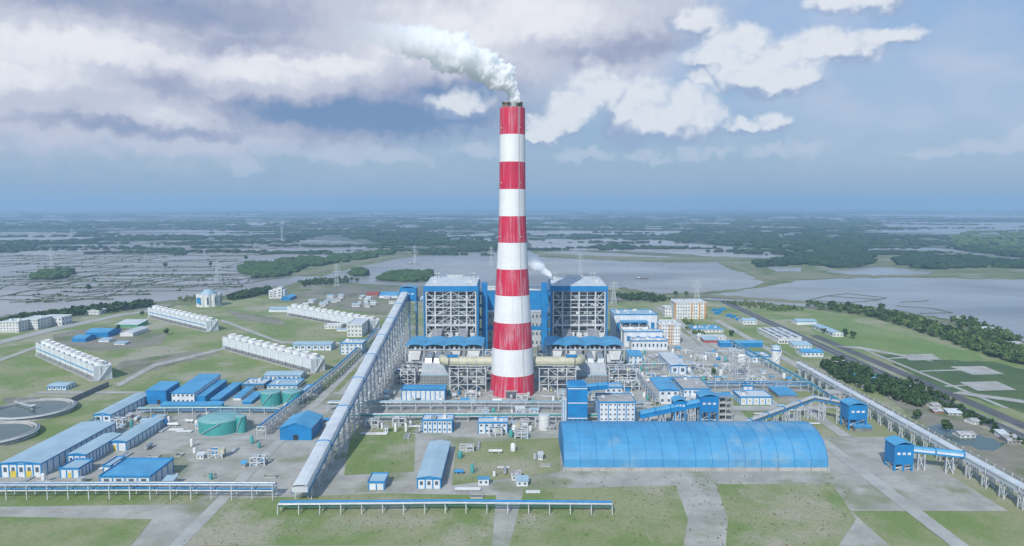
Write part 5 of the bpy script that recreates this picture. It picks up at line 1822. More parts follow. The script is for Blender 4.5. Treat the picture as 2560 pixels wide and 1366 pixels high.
# ------------------------------------------------------------------ pipe racks
pipe_rack('long pipe rack running beside the coal conveyor on its left', [(-200, 560), (-190, 760), (-190, 1010)], 9, 7, 7)
pipe_rack('pipe rack crossing the yard in front of the chimney', [(-165, 632), (-60, 634), (60, 632), (118, 632)], 8.5, 7, 8, name='pipe_rack')
pipe_rack('second pipe rack crossing the yard, nearer the control houses', [(-150, 600), (0, 602), (100, 600)], 6.5, 6, 6)
pipe_rack('pipe rack crossing the water treatment area at right', [(178, 708), (240, 710), (300, 706)], 8, 6, 7)
pipe_rack('pipe rack along the right fence leading to the water treatment area', [(296, 640), (296, 700), (292, 800), (286, 930)], 8, 5, 6)
pipe_rack('elevated pipe rack crossing the lower left foreground', [(-330, 440), (-240, 441), (-150, 440)], 9, 8, 7)
pipe_rack('pipe rack crossing the lower foreground in front of the long hall', [(-140, 418), (-40, 420), (60, 418)], 6, 7, 6)
pipe_rack('short pipe rack behind the transformers', [(128, 790), (170, 792), (205, 790)], 8, 5, 5)
pipe_rack('pipe rack from the right fan frame towards the yard', [(134, 650), (134, 760)], 7, 4, 5)
pipe_rack('pipe rack between the teal tanks and the blue sheds', [(-330, 622), (-270, 624), (-205, 622)], 6, 5, 6)
pipe_rack('long rack carrying pipes past the halls at lower left', [(-352, 470), (-352, 700)], 5, 4, 4)

# ------------------------------------------------------------------ right side
bpx('office_block', 'five storey white office block with orange stripes, the farther one', 'building', 1686, 1764, 798, 757, 30, wall='plaster', trim='plaster', rows=5, cols=12, side=5, stripes=[.02, .55, .8, .98], clutter=10)
bpx('office_block', 'white office block with orange stripes nearest the turbine annex', 'building', 1648, 1700, 862, 812, 34, wall='plaster', trim='plaster', rows=6, cols=8, side=6, stripes=[.05, .48, .6], clutter=8)
bpx('office_wing', 'lower white wing left of the farther striped office block', 'building', 1662, 1686, 793, 770, 22, wall='plaster', trim='plaster', rows=3, cols=3, side=3)
bpx('canteen', 'flat pale blue roofed low building right of the nearest striped office', 'building', 1734, 1808, 832, 824, 36, wall='plaster', roof='flat', rm='blue_roof', rows=1, cols=8, clutter=8)
bpx('canteen', 'low white building with flat roof below the pale blue roofed one', 'building', 1745, 1815, 850, 842, 14, wall='plaster', roof='flat', rm='pale_roof', rows=1, cols=8, clutter=6)
bpx('shed', 'long bright blue shed in the middle of the right yard', 'building', 1800, 1907, 869, 858, 12, wall='blue_clad', roof='gable_x', rm='blue_roof', ridge=2)
bpx('shed', 'pale shed with red base left of the long bright blue shed', 'building', 1760, 1797, 858, 851, 18, wall='red_roof', roof='shed', rm='pale_blue_roof', ridge=2)


def filter_house():
    r = bpx('filter_house', 'long white filter house with dark roof slots at right', 'building', 1946, 2004, 860, 847, 84, wall='plaster', roof='flat', rm='plaster')
    w = 2004 - 1946
    h = AY(1975, 847, G(1975, 860).y).z
    for x in (-10.5, 0, 10.5):
        for k_ in range(3):
            piece('roof_slot', 'interior', r, (x, 16 + k_ * 26, h + .45), (2.6, 22, .35))  # raised strip coloured dark for the shade in a skylight recess
            piece('roof_monitor', 'pale_roof', r, (x + 4.6, 16 + k_ * 26, h + 1.0), (4.2, 23, 1.4))
    for i in range(8):
        piece('window', 'glass', r, (-13 + i * 3.8, -.05, h * .4), (2.4, .2, h * .35))


filter_house()
bpx('shed', 'blue and white shed behind the filter house by the highway', 'building', 1992, 2042, 813, 804, 24, wall='white_clad', roof='gable_x', rm='pale_blue_roof', trim='blue_paint', ridge=2)
bpx('shed', 'pale shed standing in the meadow across the highway', 'building', 2082, 2108, 843, 833, 70, wall='plaster', roof='gable_y', rm='pale_blue_roof', ridge=2, rows=1, cols=3, side=6)
bpx('shed', 'double blue roofed shed below the filter house', 'building', 2006, 2058, 893, 881, 22, wall='white_clad', roof='gable_x', rm='blue_roof', trim='blue_paint', ridge=2, rows=1, cols=5)
bpx('shed', 'flat pale shed behind the double blue roofed shed', 'building', 1986, 2030, 872, 864, 20, wall='white_clad', roof='shed', rm='pale_blue_roof', ridge=2, rows=1, cols=5)
bpx('shed', 'white hut with blue roof beside the blue containers', 'building', 1858, 1892, 812, 802, 24, wall='white_clad', roof='gable_x', rm='pale_blue_roof', ridge=2, rows=1, cols=4)
for i, (x, y, a) in enumerate(((1786, 778, .5), (1797, 781, .5), (1806, 776, .2), (1822, 792, .6), (1832, 795, .6), (1846, 801, .7), (1794, 786, .4))):
    g = G(x, y)
    r_ = thing('shipping_container', 'bright blue container parked by the road behind the striped offices', 'container', g, a, 'blue containers by the road')
    MB().box(-6.1, 6.1, -1.4, 1.4, .1, 4.2).obj('body', 'blue_paint', r_)
    piece('roof', 'blue_roof', r_, (0, 0, 4.3), (12.4, 3.0, .2))
    for q in range(6):
        piece('rib', 'blue_clad', r_, (-5 + q * 2, -1.45, 2.1), (.4, .12, 3.8))
    piece('door', 'steel', r_, (6.15, 0, 2.1), (.12, 2.5, 3.6))


def silo(label, px, pyb, pyt, rad, top='pale_blue_roof'):
    g = G(px, pyb)
    h = AY(px, pyt, g.y).z
    r = thing('silo', label, 'silo', (g.x, g.y + rad, 0))
    for i in range(5):
        MB().lathe([(rad, h * i / 5), (rad, h * (i + 1) / 5 - .06)], 24, cap0=False, cap1=False).obj('shell_course', 'plaster', r)
    MB().lathe([(rad + .4, h - .4), (rad + .4, h + .5), (.3, h + 2.0)], 24).obj('roof', top, r)
    MB().lathe([(rad + .3, h * .78), (rad + .3, h * .86)], 24, cap0=False, cap1=False).obj('band', 'blue_paint', r)
    mb = MB()
    for i in range(10):
        a, b = i * .3 - 2.5, (i + 1) * .3 - 2.5
        mb.beam(((rad + .6) * math.cos(a), (rad + .6) * math.sin(a), h * i / 10), ((rad + .6) * math.cos(b), (rad + .6) * math.sin(b), h * (i + 1) / 10), 1.1, .25)
    mb.obj('stair', 'steel', r)


silo('white silo with pale blue cap at the right end of the treatment area', 1943, 912, 869, 5.2)


def hung_silo():
    g = G(1857, 948)
    r = thing('lime_silo', 'white silo hung in an open steel frame in the treatment area', 'silo', (g.x, g.y, 0))
    h = AY(1857, 878, g.y).z
    mb = MB()
    lattice(mb, -6, 6, 0, 12, -.2, h * .8, 4, .6)
    mb.obj('frame', 'steel', r)
    MB().lathe([(.8, h * .3), (5.0, h * .48), (5.0, h * .78), (3.2, h * .84), (.4, h * .86)], 24, 0, 6).obj('shell', 'plaster', r)
    mb = MB()
    lattice(mb, -11, -7.2, 2, 8, -.2, h, 6, .45)
    mb.obj('stair_tower', 'steel', r)
    MB().tube([(-9, 5, h), (0, 6, h * .9)], .6, 8).obj('feed_pipe', 'aluminium', r)


hung_silo()
bpx('treatment_hall', 'long white hall with blue posts beside the transformers', 'building', 1677, 1716, 939, 914, 66, wall='white_clad', roof='gable_y', rm='pale_roof', trim='blue_paint', posts=2, ridge=.8, rows=1, cols=2)
bpx('workshop_hall', 'large shed with white gable and blue roof at right of the chimney', 'building', 1648, 1696, 1011, 976, 48, wall='white_clad', roof='gable_y', rm='blue_roof', trim='blue_paint', ridge=1.2, rows=2, cols=3, side=0, door=[(.25, 'yellow_paint')])
bpx('workshop_hall', 'pale roofed block with blue corner towers beside the white gabled shed', 'building', 1708, 1775, 1003, 974, 44, wall='white_clad', roof='flat', rm='concrete', trim='blue_paint', posts=4, rows=2, cols=6, clutter=3)


def blue_tower():
    r = bpx('crusher_tower', 'tall blue clad crusher tower right of the chimney foot', 'tower', 1419, 1468, 1068, 968, 18, wall='blue_clad', roof='flat', rm='blue_roof')
    g = G(1443, 1068)
    h, w = AY(1443, 968, g.y).z, AY(1468, 1068, g.y).x - AY(1419, 1068, g.y).x
    for t in (.96, .60, .22, .12):
        piece('white_stripe', 'plaster', r, (0, -.12, h * t), (w + .2, .3, h * .022))
    for i in range(4):
        piece('window', 'glass', r, (-w * .36 + i * w * .24, -.1, h * .17), (w * .12, .25, 1.4))
    piece('head_house', 'blue_clad', r, (0, 8, h + 1.6), (w * .8, 10, 2.4))
    piece('stair_shaft', 'plaster', r, (-w / 2 - 2.6, 5, h * .34), (4.0, 6, h * .68))
    for i in range(3):
        piece('shaft_stripe', 'blue_paint', r, (-w / 2 - 4.0 + i * 1.4, 1.9, h * .34), (.5, .25, h * .66))


blue_tower()
bpx('screen_house', 'tall white screen house with blue stripes beside the crusher tower', 'building', 1498, 1587, 1067, 1007, 26, wall='white_clad', roof='flat', rm='concrete', trim='blue_paint', posts=4, rows=5, cols=8, wm='dark_steel', clutter=3)
bpx('screen_house', 'white rooftop block behind the striped screen house', 'building', 1513, 1555, 1030, 970, 14, wall='white_clad', roof='flat', rm='pale_blue_roof', trim='blue_paint', rows=4, cols=3)
conveyor('belt_bridge', 'blue belt bridge between the crusher tower and the screen house', (63, 598, 29), (81, 604, 29), 5, 4.5, 2, 0, roof='blue_roof', wall='blue_clad')
conveyor('belt_gallery', 'blue inclined gallery rising right from the striped screen house', (106, 585, 9), (157, 590, 18), 6, 5, 4, 4, roof='blue_roof', wall='blue_clad')
transfer_tower('blue box house on legs at the middle of the blue gallery', 140, 586, 9, 10, 22, 14)
transfer_tower('larger blue house on legs at the right end of the blue gallery', 164, 586, 14, 13, 26, 13)


def stair_frame():
    r = thing('open_frame_building', 'five floor open concrete frame at the end of the blue gallery', 'building', (178.5, 588, 0))
    for z in range(0, 25, 5):
        piece('floor_slab', 'concrete', r, (0, 5, z + 4.8), (12, 11, .6))
        piece('parapet', 'concrete', r, (0, -.4, z + 5.6), (12, .3, 1.2))
    for x in (-5.6, 0, 5.6):
        for y in (0, 10):
            piece('column', 'concrete', r, (x, y, 12.3), (.8, .8, 24.6))
    piece('core', 'dark_concrete', r, (0, 6.5, 12), (5, 5, 24))
    piece('roof', 'blue_roof', r, (0, 5, 25.6), (13, 12, .4))


stair_frame()
bpx('pump_house', 'pale roofed pump house with blue corners in the right yard', 'building', 1851, 1929, 1013, 994, 22, wall='white_clad', roof='flat', rm='pale_roof', trim='blue_paint', posts=5, rows=1, cols=5, wm='duct_clad', clutter=3)
bpx('pump_house', 'blue roofed open shed right of the pale pump house', 'building', 1945, 1992, 996, 987, 26, wall='dark_concrete', roof='shed', rm='blue_roof', trim='blue_paint', ridge=1)
bpx('pump_house', 'small blue topped kiosk behind the pale pump house', 'building', 1858, 1882, 976, 966, 8, wall='white_clad', roof='flat', rm='blue_roof', trim='blue_paint', posts=2)
bpx('pump_house', 'pale treatment building with stepped roof left of the white silo', 'building', 1880, 1928, 907, 893, 24, wall='white_clad', roof='flat', rm='pale_blue_roof', trim='blue_paint', posts=3, rows=1, cols=4, clutter=4)
bpx('switch_house', 'small white and blue switch house right of the right precipitators', 'building', 1572, 1606, 912, 890, 22, wall='white_clad', roof='shed', rm='blue_roof', trim='blue_paint', posts=2, ridge=2, rows=2, cols=3)

# transformers in a row
for i in range(4):
    x = 152 + i * 11
    r_ = thing('transformer', 'large transformer in the row right of the small switch house', 'transformer', (x, 818, 0), 0, 'transformers in a row')
    MB().box(-2.6, 2.6, -1.6, 1.6, .3, 5).obj('tank', 'steel', r_)
    for q in (-1, 1):
        MB().box(-2.2, 2.2, q * 2.4 - .6, q * 2.4 + .6, .8, 4.6).obj('radiator', 'teal_paint', r_)
    for q in (-1.6, 0, 1.6):
        MB().lathe([(.3, 5), (.22, 6.2), (.3, 6.6)], 8, q, 0).obj('bushing', 'brown_steel', r_)
    piece('fire_wall', 'plaster', r_, (5.4, 0, 3.8), (.5, 9, 8))
    piece('plinth', 'concrete', r_, (0, 0, .12), (7, 6.6, .5))

# the barrel roofed coal store
def coal_store():
    g0, g1 = AY(1410, 1180, 486).x, AY(2070, 1180, 486).x
    r = thing('coal_store', 'huge blue barrel roofed coal store in the right foreground', 'building', ((g0 + g1) / 2, 486, 0))
    a, D, H = (g1 - g0) / 2, 62.0, 24.0
    n = 16
    k_ = 14
    arc = []
    for i in range(k_ + 1):
        t = math.pi * i / k_
        arc.append((D / 2 - D / 2 * math.cos(t), 2.0 + (H - 2) * math.sin(t) ** .85))
    inner = [(D / 2 + (y - D / 2) * .985, z - .35) for y, z in arc]
    pr = arc + list(reversed(inner))
    me = MB().prism(pr, 'x', -a / n, a / n - .35).mesh('roof_panel', 'store_roof')
    rb_ = MB().prism([(D / 2 + (y - D / 2) * 1.006, z + .15) for y, z in arc] + list(reversed(arc)), 'x', -.35, 0).mesh('roof_rib', 'blue_clad')
    for i in range(n):
        for nm, m_, off in (('roof_panel', me, 0), ('roof_rib', rb_, a / n)):
            o = bpy.data.objects.new(nm, m_)
            col.objects.link(o)
            o.parent = r
            o.location = (-a + a / n * (2 * i + 1) + off, 0, 0)
    for q in (-1, 1):
        MB().prism([(D / 2 + (y - D / 2) * .97, max(z - .6, 0)) for y, z in [(arc[0][0], 0)] + arc + [(arc[-1][0], 0)]], 'x', q * a - .3 * q, q * a - .9 * q).obj('end_wall', 'blue_clad', r)
    for yy in (0, D):
        piece('base_wall', 'concrete', r, (0, yy, 1.2), (2 * a, .8, 3.0))
    for i in range(n + 1):
        piece('buttress', 'concrete', r, (-a + 2 * a * i / n, -.8, 1.4), (1.2, 1.6, 3.2))


coal_store()

# ------------------------------------------------------------------ conveyors on the right
conveyor('jetty_conveyor', 'long elevated conveyor on trestles running down the right side', (312, 330, 11), (312, 770, 11), 5.5, 3.6, 14, 26, roof='pale_roof', wall='grey_clad', trim='steel')
conveyor('yard_conveyor', 'slim conveyor climbing from the coal store to the right transfer tower', (178, 566, 5), (262, 612, 17), 3.6, 3.0, 5, 7, roof='grey_clad', wall='dark_steel')
conveyor('yard_conveyor', 'level slim conveyor joining the right transfer tower', (262, 612, 17), (283, 590, 17), 3.6, 3.0, 2, 2, roof='grey_clad', wall='dark_steel')
transfer_tower('blue roofed transfer tower beside the jetty conveyor', 284, 578, 14, 14, 21, 9)
transfer_tower('blue transfer tower at the far corner of the coal store', 272, 486, 12, 12, 19, 5)
conveyor('link_conveyor', 'short blue roofed link from the transfer tower to the jetty conveyor', (278, 492, 13), (310, 480, 13), 4.5, 3.4, 2, 2, roof='blue_roof', wall='white_clad')
bpx('pump_house', 'low blue roofed shed below the right transfer tower', 'building', 2137, 2180, 1080, 1068, 22, wall='dark_concrete', roof='shed', rm='blue_roof', trim='blue_paint', ridge=1.5)
bpx('concrete_rack', 'grey stacked concrete frame behind the right transfer tower', 'building', 2073, 2112, 1010, 985, 14, wall='concrete', roof='flat', rm='concrete', rows=4, cols=3, wm='interior')

# site wall along the fence road
r_ = thing('site_wall', 'long pale boundary wall along the fence road at right', 'wall', (340, 330, 0))
for i in range(68):
    piece('wall_panel', 'concrete', r_, (0, i * 9 + 4.4, 1.3), (.4, 8.8, 2.8))
    piece('pier', 'plaster', r_, (0, i * 9, 1.5), (.7, .5, 3.2))

# ------------------------------------------------------------------ labourers' huts between the fence road and the highway
for x0_, x1_, yb, yt, d, wm_, rm_, rf, lab in (
        (2098, 2122, 916, 910, 10, 'plaster', 'pale_roof', 'shed', 'white roofed hut at the top of the hut colony'),
        (2130, 2158, 945, 938, 44, 'blue_paint', 'blue_roof', 'gable_y', 'long bright blue roofed barrack among the dark trees'),
        (2172, 2222, 963, 956, 14, 'plaster', 'blue_roof', 'shed', 'wide blue roofed barrack below the long blue one'),
        (2195, 2228, 949, 944, 8, 'plaster', 'green_roof', 'shed', 'green roofed hut between the two blue barracks'),
        (2155, 2172, 973, 966, 10, 'tin_roof', 'tin_roof', 'gable_y', 'small tin hut left of the wide blue barrack'),
        (2205, 2250, 984, 978, 10, 'red_roof', 'red_roof', 'shed', 'dark red roofed shed in the middle of the colony'),
        (2226, 2243, 996, 990, 8, 'plaster', 'tin_roof', 'gable_x', 'white gabled hut below the dark red shed'),
        (2250, 2266, 975, 968, 9, 'plaster', 'pale_roof', 'gable_x', 'white hut near the highway, left one of a pair'),
        (2270, 2284, 977, 969, 9, 'plaster', 'pale_roof', 'shed', 'white hut near the highway, right one of a pair'),
        (2262, 2290, 1003, 997, 9, 'brick', 'red_roof', 'gable_x', 'rust red hut below the pair of white huts'),
        (2306, 2320, 1000, 994, 7, 'green_roof', 'yellow_paint', 'shed', 'hut with yellow green roof on the highway verge'),
        (2330, 2352, 1021, 1014, 9, 'plaster', 'tin_roof', 'gable_x', 'tin roofed stall on the highway verge'),
        (2372, 2404, 1040, 1033, 8, 'tin_roof', 'pale_roof', 'shed', 'long pale stall on the highway verge'),
        (2336, 2358, 1036, 1029, 8, 'brick', 'tin_roof', 'shed', 'rusty stall behind the long pale stall'),
        (2430, 2452, 1062, 1054, 9, 'plaster', 'tin_roof', 'gable_x', 'tin roofed stall farther along the verge'),
        (2505, 2526, 1098, 1089, 10, 'plaster', 'pale_roof', 'shed', 'white truck shed at the lower end of the verge'),
        (2400, 2440, 1096, 1088, 10, 'plaster', 'tin_roof', 'gable_x', 'row of pale huts on the waste ground'),
        (2520, 2552, 1112, 1102, 10, 'tin_roof', 'tin_roof', 'shed', 'tin shed on the waste ground at the right edge'),
        (2385, 2405, 802, 795, 18, 'plaster', 'tin_roof', 'gable_x', 'hut on the far canal bank near the right edge'),
        (2455, 2490, 830, 822, 16, 'plaster', 'pale_roof', 'gable_x', 'pale house on the far canal bank at the right edge'),
        (2528, 2560, 868, 860, 16, 'tin_roof', 'tin_roof', 'gable_x', 'tin house on the far canal bank, cut by the frame')):
    bpx('hut', lab, 'hut', x0_, x1_, yb, yt, d, wall=wm_, roof=rf, rm=rm_, ridge=1.4, rows=1, cols=3, rz=rnd.uniform(-.25, .25))

# ------------------------------------------------------------------ small plant cabins, skids and pipe stubs in the yards
AREAS = [  # ground rectangle, how many, where that is
    (-120, -70, 560, 596, 16, 'between the pipe racks by the control houses'), (-60, 30, 608, 628, 12, 'behind the second pipe rack'),
    (-60, 100, 652, 688, 40, 'between the chimney foot and the first pipe rack'), (100, 160, 655, 690, 20, 'left of the white gabled shed'),
    (138, 232, 735, 800, 60, 'in the treatment area left of the hung silo'), (140, 232, 826, 895, 24, 'behind the transformers below the striped office'),
    (214, 290, 722, 900, 50, 'in the treatment area around the white silo'), (-160, -30, 652, 692, 34, 'left of the chimney near the switch house'),
    (128, 238, 655, 690, 16, 'along the road below the treatment hall'), (-20, 36, 556, 592, 12, 'right of the small control house'),
    (-335, -240, 572, 612, 34, 'between the blue sheds and the widest teal tank'), (-235, -205, 640, 700, 10, 'beside the twin teal tanks'),
    (192, 258, 590, 640, 6, 'on the grass right of the blue gallery'), (-40, 30, 440, 540, 20, 'in the foreground right of the long pale hall'),
    (-330, -150, 450, 545, 34, 'in the lower left yard'), (-118, -100, 740, 762, 5, 'beside the left precipitators'), (126, 146, 735, 800, 8, 'beside the right precipitators'),
    (-160, -138, 560, 900, 26, 'under the coal conveyor'), (-30, 30, 725, 768, 12, 'directly behind the chimney')]


def cabin(x, y, kind, where):
    if kind == 0:
        w, d, h = rnd.uniform(3, 8), rnd.uniform(3, 7), rnd.uniform(2.6, 5)
        rm = rnd.choice(['pale_roof', 'pale_blue_roof', 'blue_roof', 'tin_roof'])
        cn = {'pale_roof': 'white', 'pale_blue_roof': 'pale blue', 'blue_roof': 'blue', 'tin_roof': 'grey tin'}[rm]
        building('equipment_cabin', 'small equipment cabin with %s roof %s' % (cn, where), 'cabin', x - w / 2, x + w / 2, y, d, h, wall=rnd.choice(['white_clad', 'plaster', 'concrete']), roof=rnd.choice(['flat', 'shed']), rm=rm, ridge=.8,
                 rows=1, cols=2, group='%s roofed cabins %s' % (cn, where))
    elif kind == 1:
        m_, cn = rnd.choice([('plaster', 'white'), ('aluminium', 'bare metal'), ('plaster', 'white'), ('teal_paint', 'teal')])
        r = thing('process_vessel', 'upright %s process vessel %s' % (cn, where), 'vessel', (x, y, 0), 0, '%s vessels %s' % (cn, where))
        q, h = rnd.uniform(.9, 2.0), rnd.uniform(3, 7)
        MB().lathe([(q, .8), (q, h), (q * .7, h + q * .5), (.2, h + q * .7)], 14).obj('shell', m_, r)
        for a in range(4):
            piece('leg', 'steel', r, (q * .8 * math.cos(a * 1.57), q * .8 * math.sin(a * 1.57), .4), (.3, .3, 1.2))
        MB().tube([(0, 0, h + q * .5), (0, 0, h + q + 1), (q * 2, 0, h + q + 1), (q * 2, 0, .4)], .22, 6).obj('pipe', 'aluminium', r)
    elif kind == 2:
        m_, cn = rnd.choice([('plaster', 'white'), ('aluminium', 'bare metal'), ('blue_paint', 'blue')])
        r = thing('horizontal_vessel', 'lying %s pressure vessel on saddles %s' % (cn, where), 'vessel', (x, y, 0), rnd.choice([0, 1.57]), 'lying %s vessels %s' % (cn, where))
        L, q = rnd.uniform(5, 9), rnd.uniform(1.0, 1.6)
        MB().tube([(-L / 2 - .5, 0, q + 1.2), (-L / 2, 0, q + 1.2), (L / 2, 0, q + 1.2), (L / 2 + .5, 0, q + 1.2)], q, 14).obj('shell', m_, r)
        for s in (-.3, .3):
            piece('saddle', 'concrete', r, (s * L, 0, .7), (.8, q * 1.8, 1.6))
    elif kind == 3:
        frame_tower('small open steel rack with pumps ' + where, x - 5, x + 5, y - 3, y + 3, rnd.uniform(4, 8), 2, 2, name='pump_rack', junk=7)['group'] = 'pump racks ' + where
    elif kind == 4:
        L, n = rnd.uniform(8, 20), rnd.randint(3, 6)
        r = thing('pipe_bank', 'bundle of pale pipes on sleepers ' + where, 'pipes', (x, y, 0), rnd.choice([0, 0, 1.57]), 'pipe bundles ' + where)
        for i in range(n):
            MB().tube([(-L / 2, i * .9 - n * .45, 1.0), (L / 2, i * .9 - n * .45, 1.0)], .36, 6).obj('pipe', rnd.choice(['aluminium', 'steel', 'plaster']), r)
        for q in range(4):
            piece('sleeper', 'concrete', r, (-L / 2 + L * (q + .5) / 4, 0, .3), (.6, n * 1.0, .7))
    else:
        r = thing('pit', 'low walled concrete pit ' + where, 'basin', (x, y, 0), 0, 'low concrete pits ' + where)
        w, d = rnd.uniform(4, 9), rnd.uniform(3, 6)
        for sx, sy, lx, ly in ((0, -d / 2, w, .5), (0, d / 2, w, .5), (-w / 2, 0, .5, d - .5), (w / 2, 0, .5, d - .5)):
            piece('wall', 'concrete', r, (sx, sy, .6), (lx, ly, 1.5))
        piece('water', 'tank_water', r, (0, 0, .45), (w - .5, d - .5, .3))


spots = []
for (xa, xb, ya, yb, n, where) in AREAS:
    k_ = tries = 0
    while k_ < n and tries < 500:
        tries += 1
        x, y = rnd.uniform(xa, xb), rnd.uniform(ya, yb)
        if any(abs(x - u) < 6.5 and abs(y - v_) < 6 for u, v_ in spots):
            continue
        spots.append((x, y))
        cabin(x, y, rnd.choice([0, 0, 1, 1, 2, 3, 4, 4, 5]), where)
        k_ += 1


# ------------------------------------------------------------------ transmission pylons
def pylon(px, pyb, h, label):
    g = G(px, pyb)
    r = thing('pylon', label, 'pylon', (g.x, g.y, 0))
    mb = MB()
    lattice(mb, -5, 5, -5, 5, -.2, h * .62, 6, .42, .62)
    lattice(mb, -1.9, 1.9, -1.9, 1.9, h * .62, h, 6, .34, .75)
    mb.obj('lattice_body', 'steel', r)
    for z, L in ((.66, 10), (.78, 8.5), (.9, 7)):
        m2 = MB()
        for s in (-1, 1):
            m2.beam((0, 0, h * z), (s * L, 0, h * z), .5)
            m2.beam((0, 0, h * z + 2.4), (s * L, 0, h * z), .4)
            m2.beam((s * L, 0, h * z), (s * L, 0, h * z - 2.6), .3)
        m2.obj('cross_arm', 'steel', r)


for px, py, h, lab in ((130, 674, 64, 'lattice pylon in the flooded fields at far left'), (543, 705, 52, 'lattice pylon left of the grove in the flooded fields'), (842, 716, 52, 'lattice pylon on the shore left of the coal conveyor'),
                       (1037, 664, 62, 'lattice pylon in the pond above the left boiler house'), (1228, 668, 62, 'lattice pylon in the pond just left of the chimney'), (1450, 692, 62, 'lattice pylon in the pond above the right boiler house'),
                       (1534, 762, 44, 'pale lattice pylon just right of the right boiler house'), (1742, 752, 40, 'thin pylon behind the farther striped office block'), (180, 604, 70, 'far pylon near the tree line at left'),
                       (705, 600, 70, 'far pylon near the tree line above the grove')):
    pylon(px, py, h, lab)
# pipes and boats: dark moored barges in the pond
for px, py, lab in ((1033, 661, 'dark barge moored at the pylon in the pond'), (1606, 698, 'dark barge in the pond right of the right boiler house')):
    g = G(px, py)
    r_ = thing('barge', lab, 'barge', (g.x, g.y, 0.3))
    MB().prism([(-3.5, 2.2), (-2.6, -.3), (2.6, -.3), (3.5, 2.2)], 'x', -15, 15).obj('hull', 'dark_steel', r_)
    piece('deck_house', 'plaster', r_, (-10, 0, 3.6), (5, 4, 2.8))
    piece('hatch', 'brown_steel', r_, (3, 0, 2.6), (18, 4.4, .8))


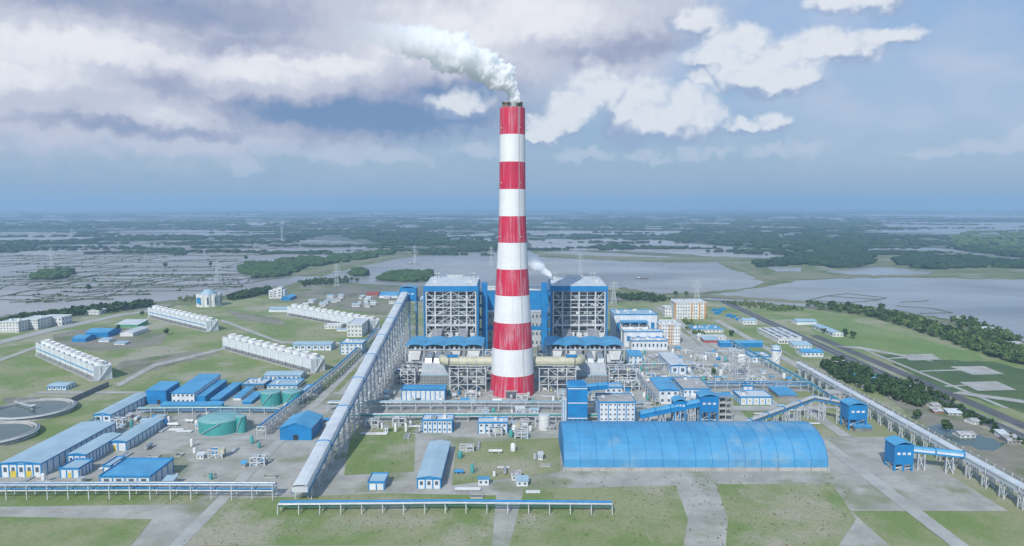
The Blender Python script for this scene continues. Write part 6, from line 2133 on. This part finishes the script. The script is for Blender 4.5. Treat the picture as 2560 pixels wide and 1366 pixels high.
# ------------------------------------------------------------------ steam
def plume(name, label, path, seed, dens, m_name, billow=.34, n_per=7, tail=.05):
    """a billowing mass of steam along a path of (point, radius): one mesh filled with scattering vapour"""
    rr = random.Random(seed)
    bm = bmesh.new()
    pts = []
    for (a, ra), (b, rb) in zip(path[:-1], path[1:]):
        for k_ in range(n_per):
            t = k_ / n_per
            pts.append((Vector(a).lerp(Vector(b), t), ra + (rb - ra) * t))
    pts.append((Vector(path[-1][0]), path[-1][1]))
    for p, r_ in pts:
        for q in range(3):
            off = Vector((rr.gauss(0, .27), rr.gauss(0, .27), rr.gauss(0, .27))) * r_ if q else Vector((0, 0, 0))
            s = r_ * (rr.uniform(.45, .75) if q else .85)
            bmesh.ops.create_icosphere(bm, subdivisions=2, radius=s, matrix=Matrix.Translation(p + off))
    me = bpy.data.meshes.new(name)
    bm.to_mesh(me)
    bm.free()
    o = bpy.data.objects.new(name, me)
    col.objects.link(o)
    rem = o.modifiers.new('remesh', 'REMESH')
    rem.mode = 'VOXEL'
    rem.voxel_size = max(.45, path[0][1] * .2)
    dg = bpy.context.evaluated_depsgraph_get()
    me2 = bpy.data.meshes.new_from_object(o.evaluated_get(dg))
    o.modifiers.clear()
    o.data = me2
    nv = len(me2.vertices)
    co = np.zeros(nv * 3)
    no = np.zeros(nv * 3)
    me2.vertices.foreach_get('co', co)
    me2.vertices.foreach_get('normal', no)
    co, no = co.reshape(-1, 3), no.reshape(-1, 3)
    ctr = np.array([q[0][:] for q in pts])
    rad = np.array([q[1] for q in pts])
    near = np.argmin(((co[:, None, :] - ctr[None]) ** 2).sum(-1), 1)
    for i in range(nv):
        r_ = rad[near[i]]
        q = Vector(co[i])
        d = .55 * abs(mnoise.noise(q / (r_ * .62) + Vector((seed, 0, 0)))) + .30 * abs(mnoise.noise(q / (r_ * .27))) + .12 * abs(mnoise.noise(q / (r_ * .13)))
        co[i] += no[i] * (d - .14) * r_
    me2.vertices.foreach_set('co', co.ravel())
    me2.update()
    rem = o.modifiers.new('remesh', 'REMESH')   # a clean closed skin
    rem.mode = 'VOXEL'
    rem.voxel_size = max(.4, path[0][1] * .16)
    dg = bpy.context.evaluated_depsgraph_get()
    me2 = bpy.data.meshes.new_from_object(o.evaluated_get(dg))
    o.modifiers.clear()
    o.data = me2
    bm = bmesh.new()                       # drop loose scraps, keep the one connected plume
    bm.from_mesh(me2)
    seen, isl = set(), []
    for v0 in bm.verts:
        if v0 in seen:
            continue
        grp, todo = [], [v0]
        seen.add(v0)
        while todo:
            q = todo.pop()
            grp.append(q)
            for e in q.link_edges:
                w_ = e.other_vert(q)
                if w_ not in seen:
                    seen.add(w_)
                    todo.append(w_)
        isl.append(grp)
    isl.sort(key=len)
    for grp in isl[:-1]:
        bmesh.ops.delete(bm, geom=grp, context='VERTS')
    bmesh.ops.recalc_face_normals(bm, faces=bm.faces)
    bm.to_mesh(me2)
    bm.free()
    m = bpy.data.materials.new(m_name)
    m.use_nodes = True
    nt = m.node_tree
    nt.nodes.clear()
    g = NG(nt.nodes, nt.links)
    geo = nt.nodes.new('ShaderNodeNewGeometry')
    pos = geo.outputs['Position']
    p0, p1 = Vector(path[0][0]), Vector(path[-1][0])
    ax = (p1 - p0)
    L = ax.length
    ax = ax.normalized()
    t = g.math('DIVIDE', g.vmath('DOT_PRODUCT', g.vmath('SUBTRACT', pos, tuple(p0)), tuple(ax)), L)
    fall = g.math('ADD', g.ramp(t, 0.0, .35, dens, 0.0), g.ramp(t, .3, 1.0, dens * .42, dens * tail))
    n = g.noise(pos, 1.0 / (path[-1][1] * .55), 5, .6)
    edge = g.ramp(n, g.ramp(t, .4, 1.0, .0, .25), g.ramp(t, .3, 1.0, .25, .70))
    pv = nt.nodes.new('ShaderNodeVolumePrincipled')
    pv.inputs['Color'].default_value = (1.0, 1.0, 1.0, 1)
    pv.inputs['Anisotropy'].default_value = 0.0
    nt.links.new(g.math('MULTIPLY', fall, edge), pv.inputs['Density'])
    out = nt.nodes.new('ShaderNodeOutputMaterial')
    nt.links.new(pv.outputs[0], out.inputs['Volume'])
    me2.materials.clear()
    me2.materials.append(m)
    o['label'] = label
    o['category'] = 'steam'
    return o


zt = CH[0][1]
pp = []
for px, py, r_px, Y in ((1291, 262, 8, 695), (1288, 245, 11, 693), (1279, 222, 15, 690), (1262, 200, 21, 687), (1235, 180, 27, 684), (1200, 160, 32, 680), (1160, 143, 36, 676), (1115, 125, 36, 672), (1070, 112, 34, 668), (1020, 100, 30, 664), (975, 92, 28, 660), (925, 82, 27, 656), (875, 74, 24, 652)):
    pp.append((AY(px, py, Y), r_px / FPX * Y * 1.15))
plume('steam_plume', 'white steam plume drifting left from the chimney top', pp, 3, .6, 'steam')
pp = []
for px, py, r_px, Y in ((1377, 690, 3, 905), (1368, 684, 5, 906), (1358, 678, 7, 907), (1348, 667, 9, 908), (1340, 658, 10, 909), (1330, 648, 10, 910), (1322, 638, 8, 912)):
    pp.append((AY(px, py, Y), r_px / FPX * Y * 1.45))
plume('steam_plume', 'small wisp of steam beside the right boiler house roof', pp, 5, .8, 'thin_steam', n_per=4, tail=.4)

# ------------------------------------------------------------------ the air over the delta
hz = MB().box(-64000, 64000, -64000, 64000, -1.0, 372.0).obj('haze', 'steel', kind='stuff')
hm = bpy.data.materials.new('haze')
hm.use_nodes = True
hm.node_tree.nodes.clear()
pv = hm.node_tree.nodes.new('ShaderNodeVolumePrincipled')
pv.inputs['Color'].default_value = (0.48, 0.71, 0.95, 1)
pv.inputs['Density'].default_value = 1.0e-4
pv.inputs['Anisotropy'].default_value = 0.1
ho = hm.node_tree.nodes.new('ShaderNodeOutputMaterial')
hm.node_tree.links.new(pv.outputs[0], ho.inputs['Volume'])
hz.data.materials.clear()
hz.data.materials.append(hm)
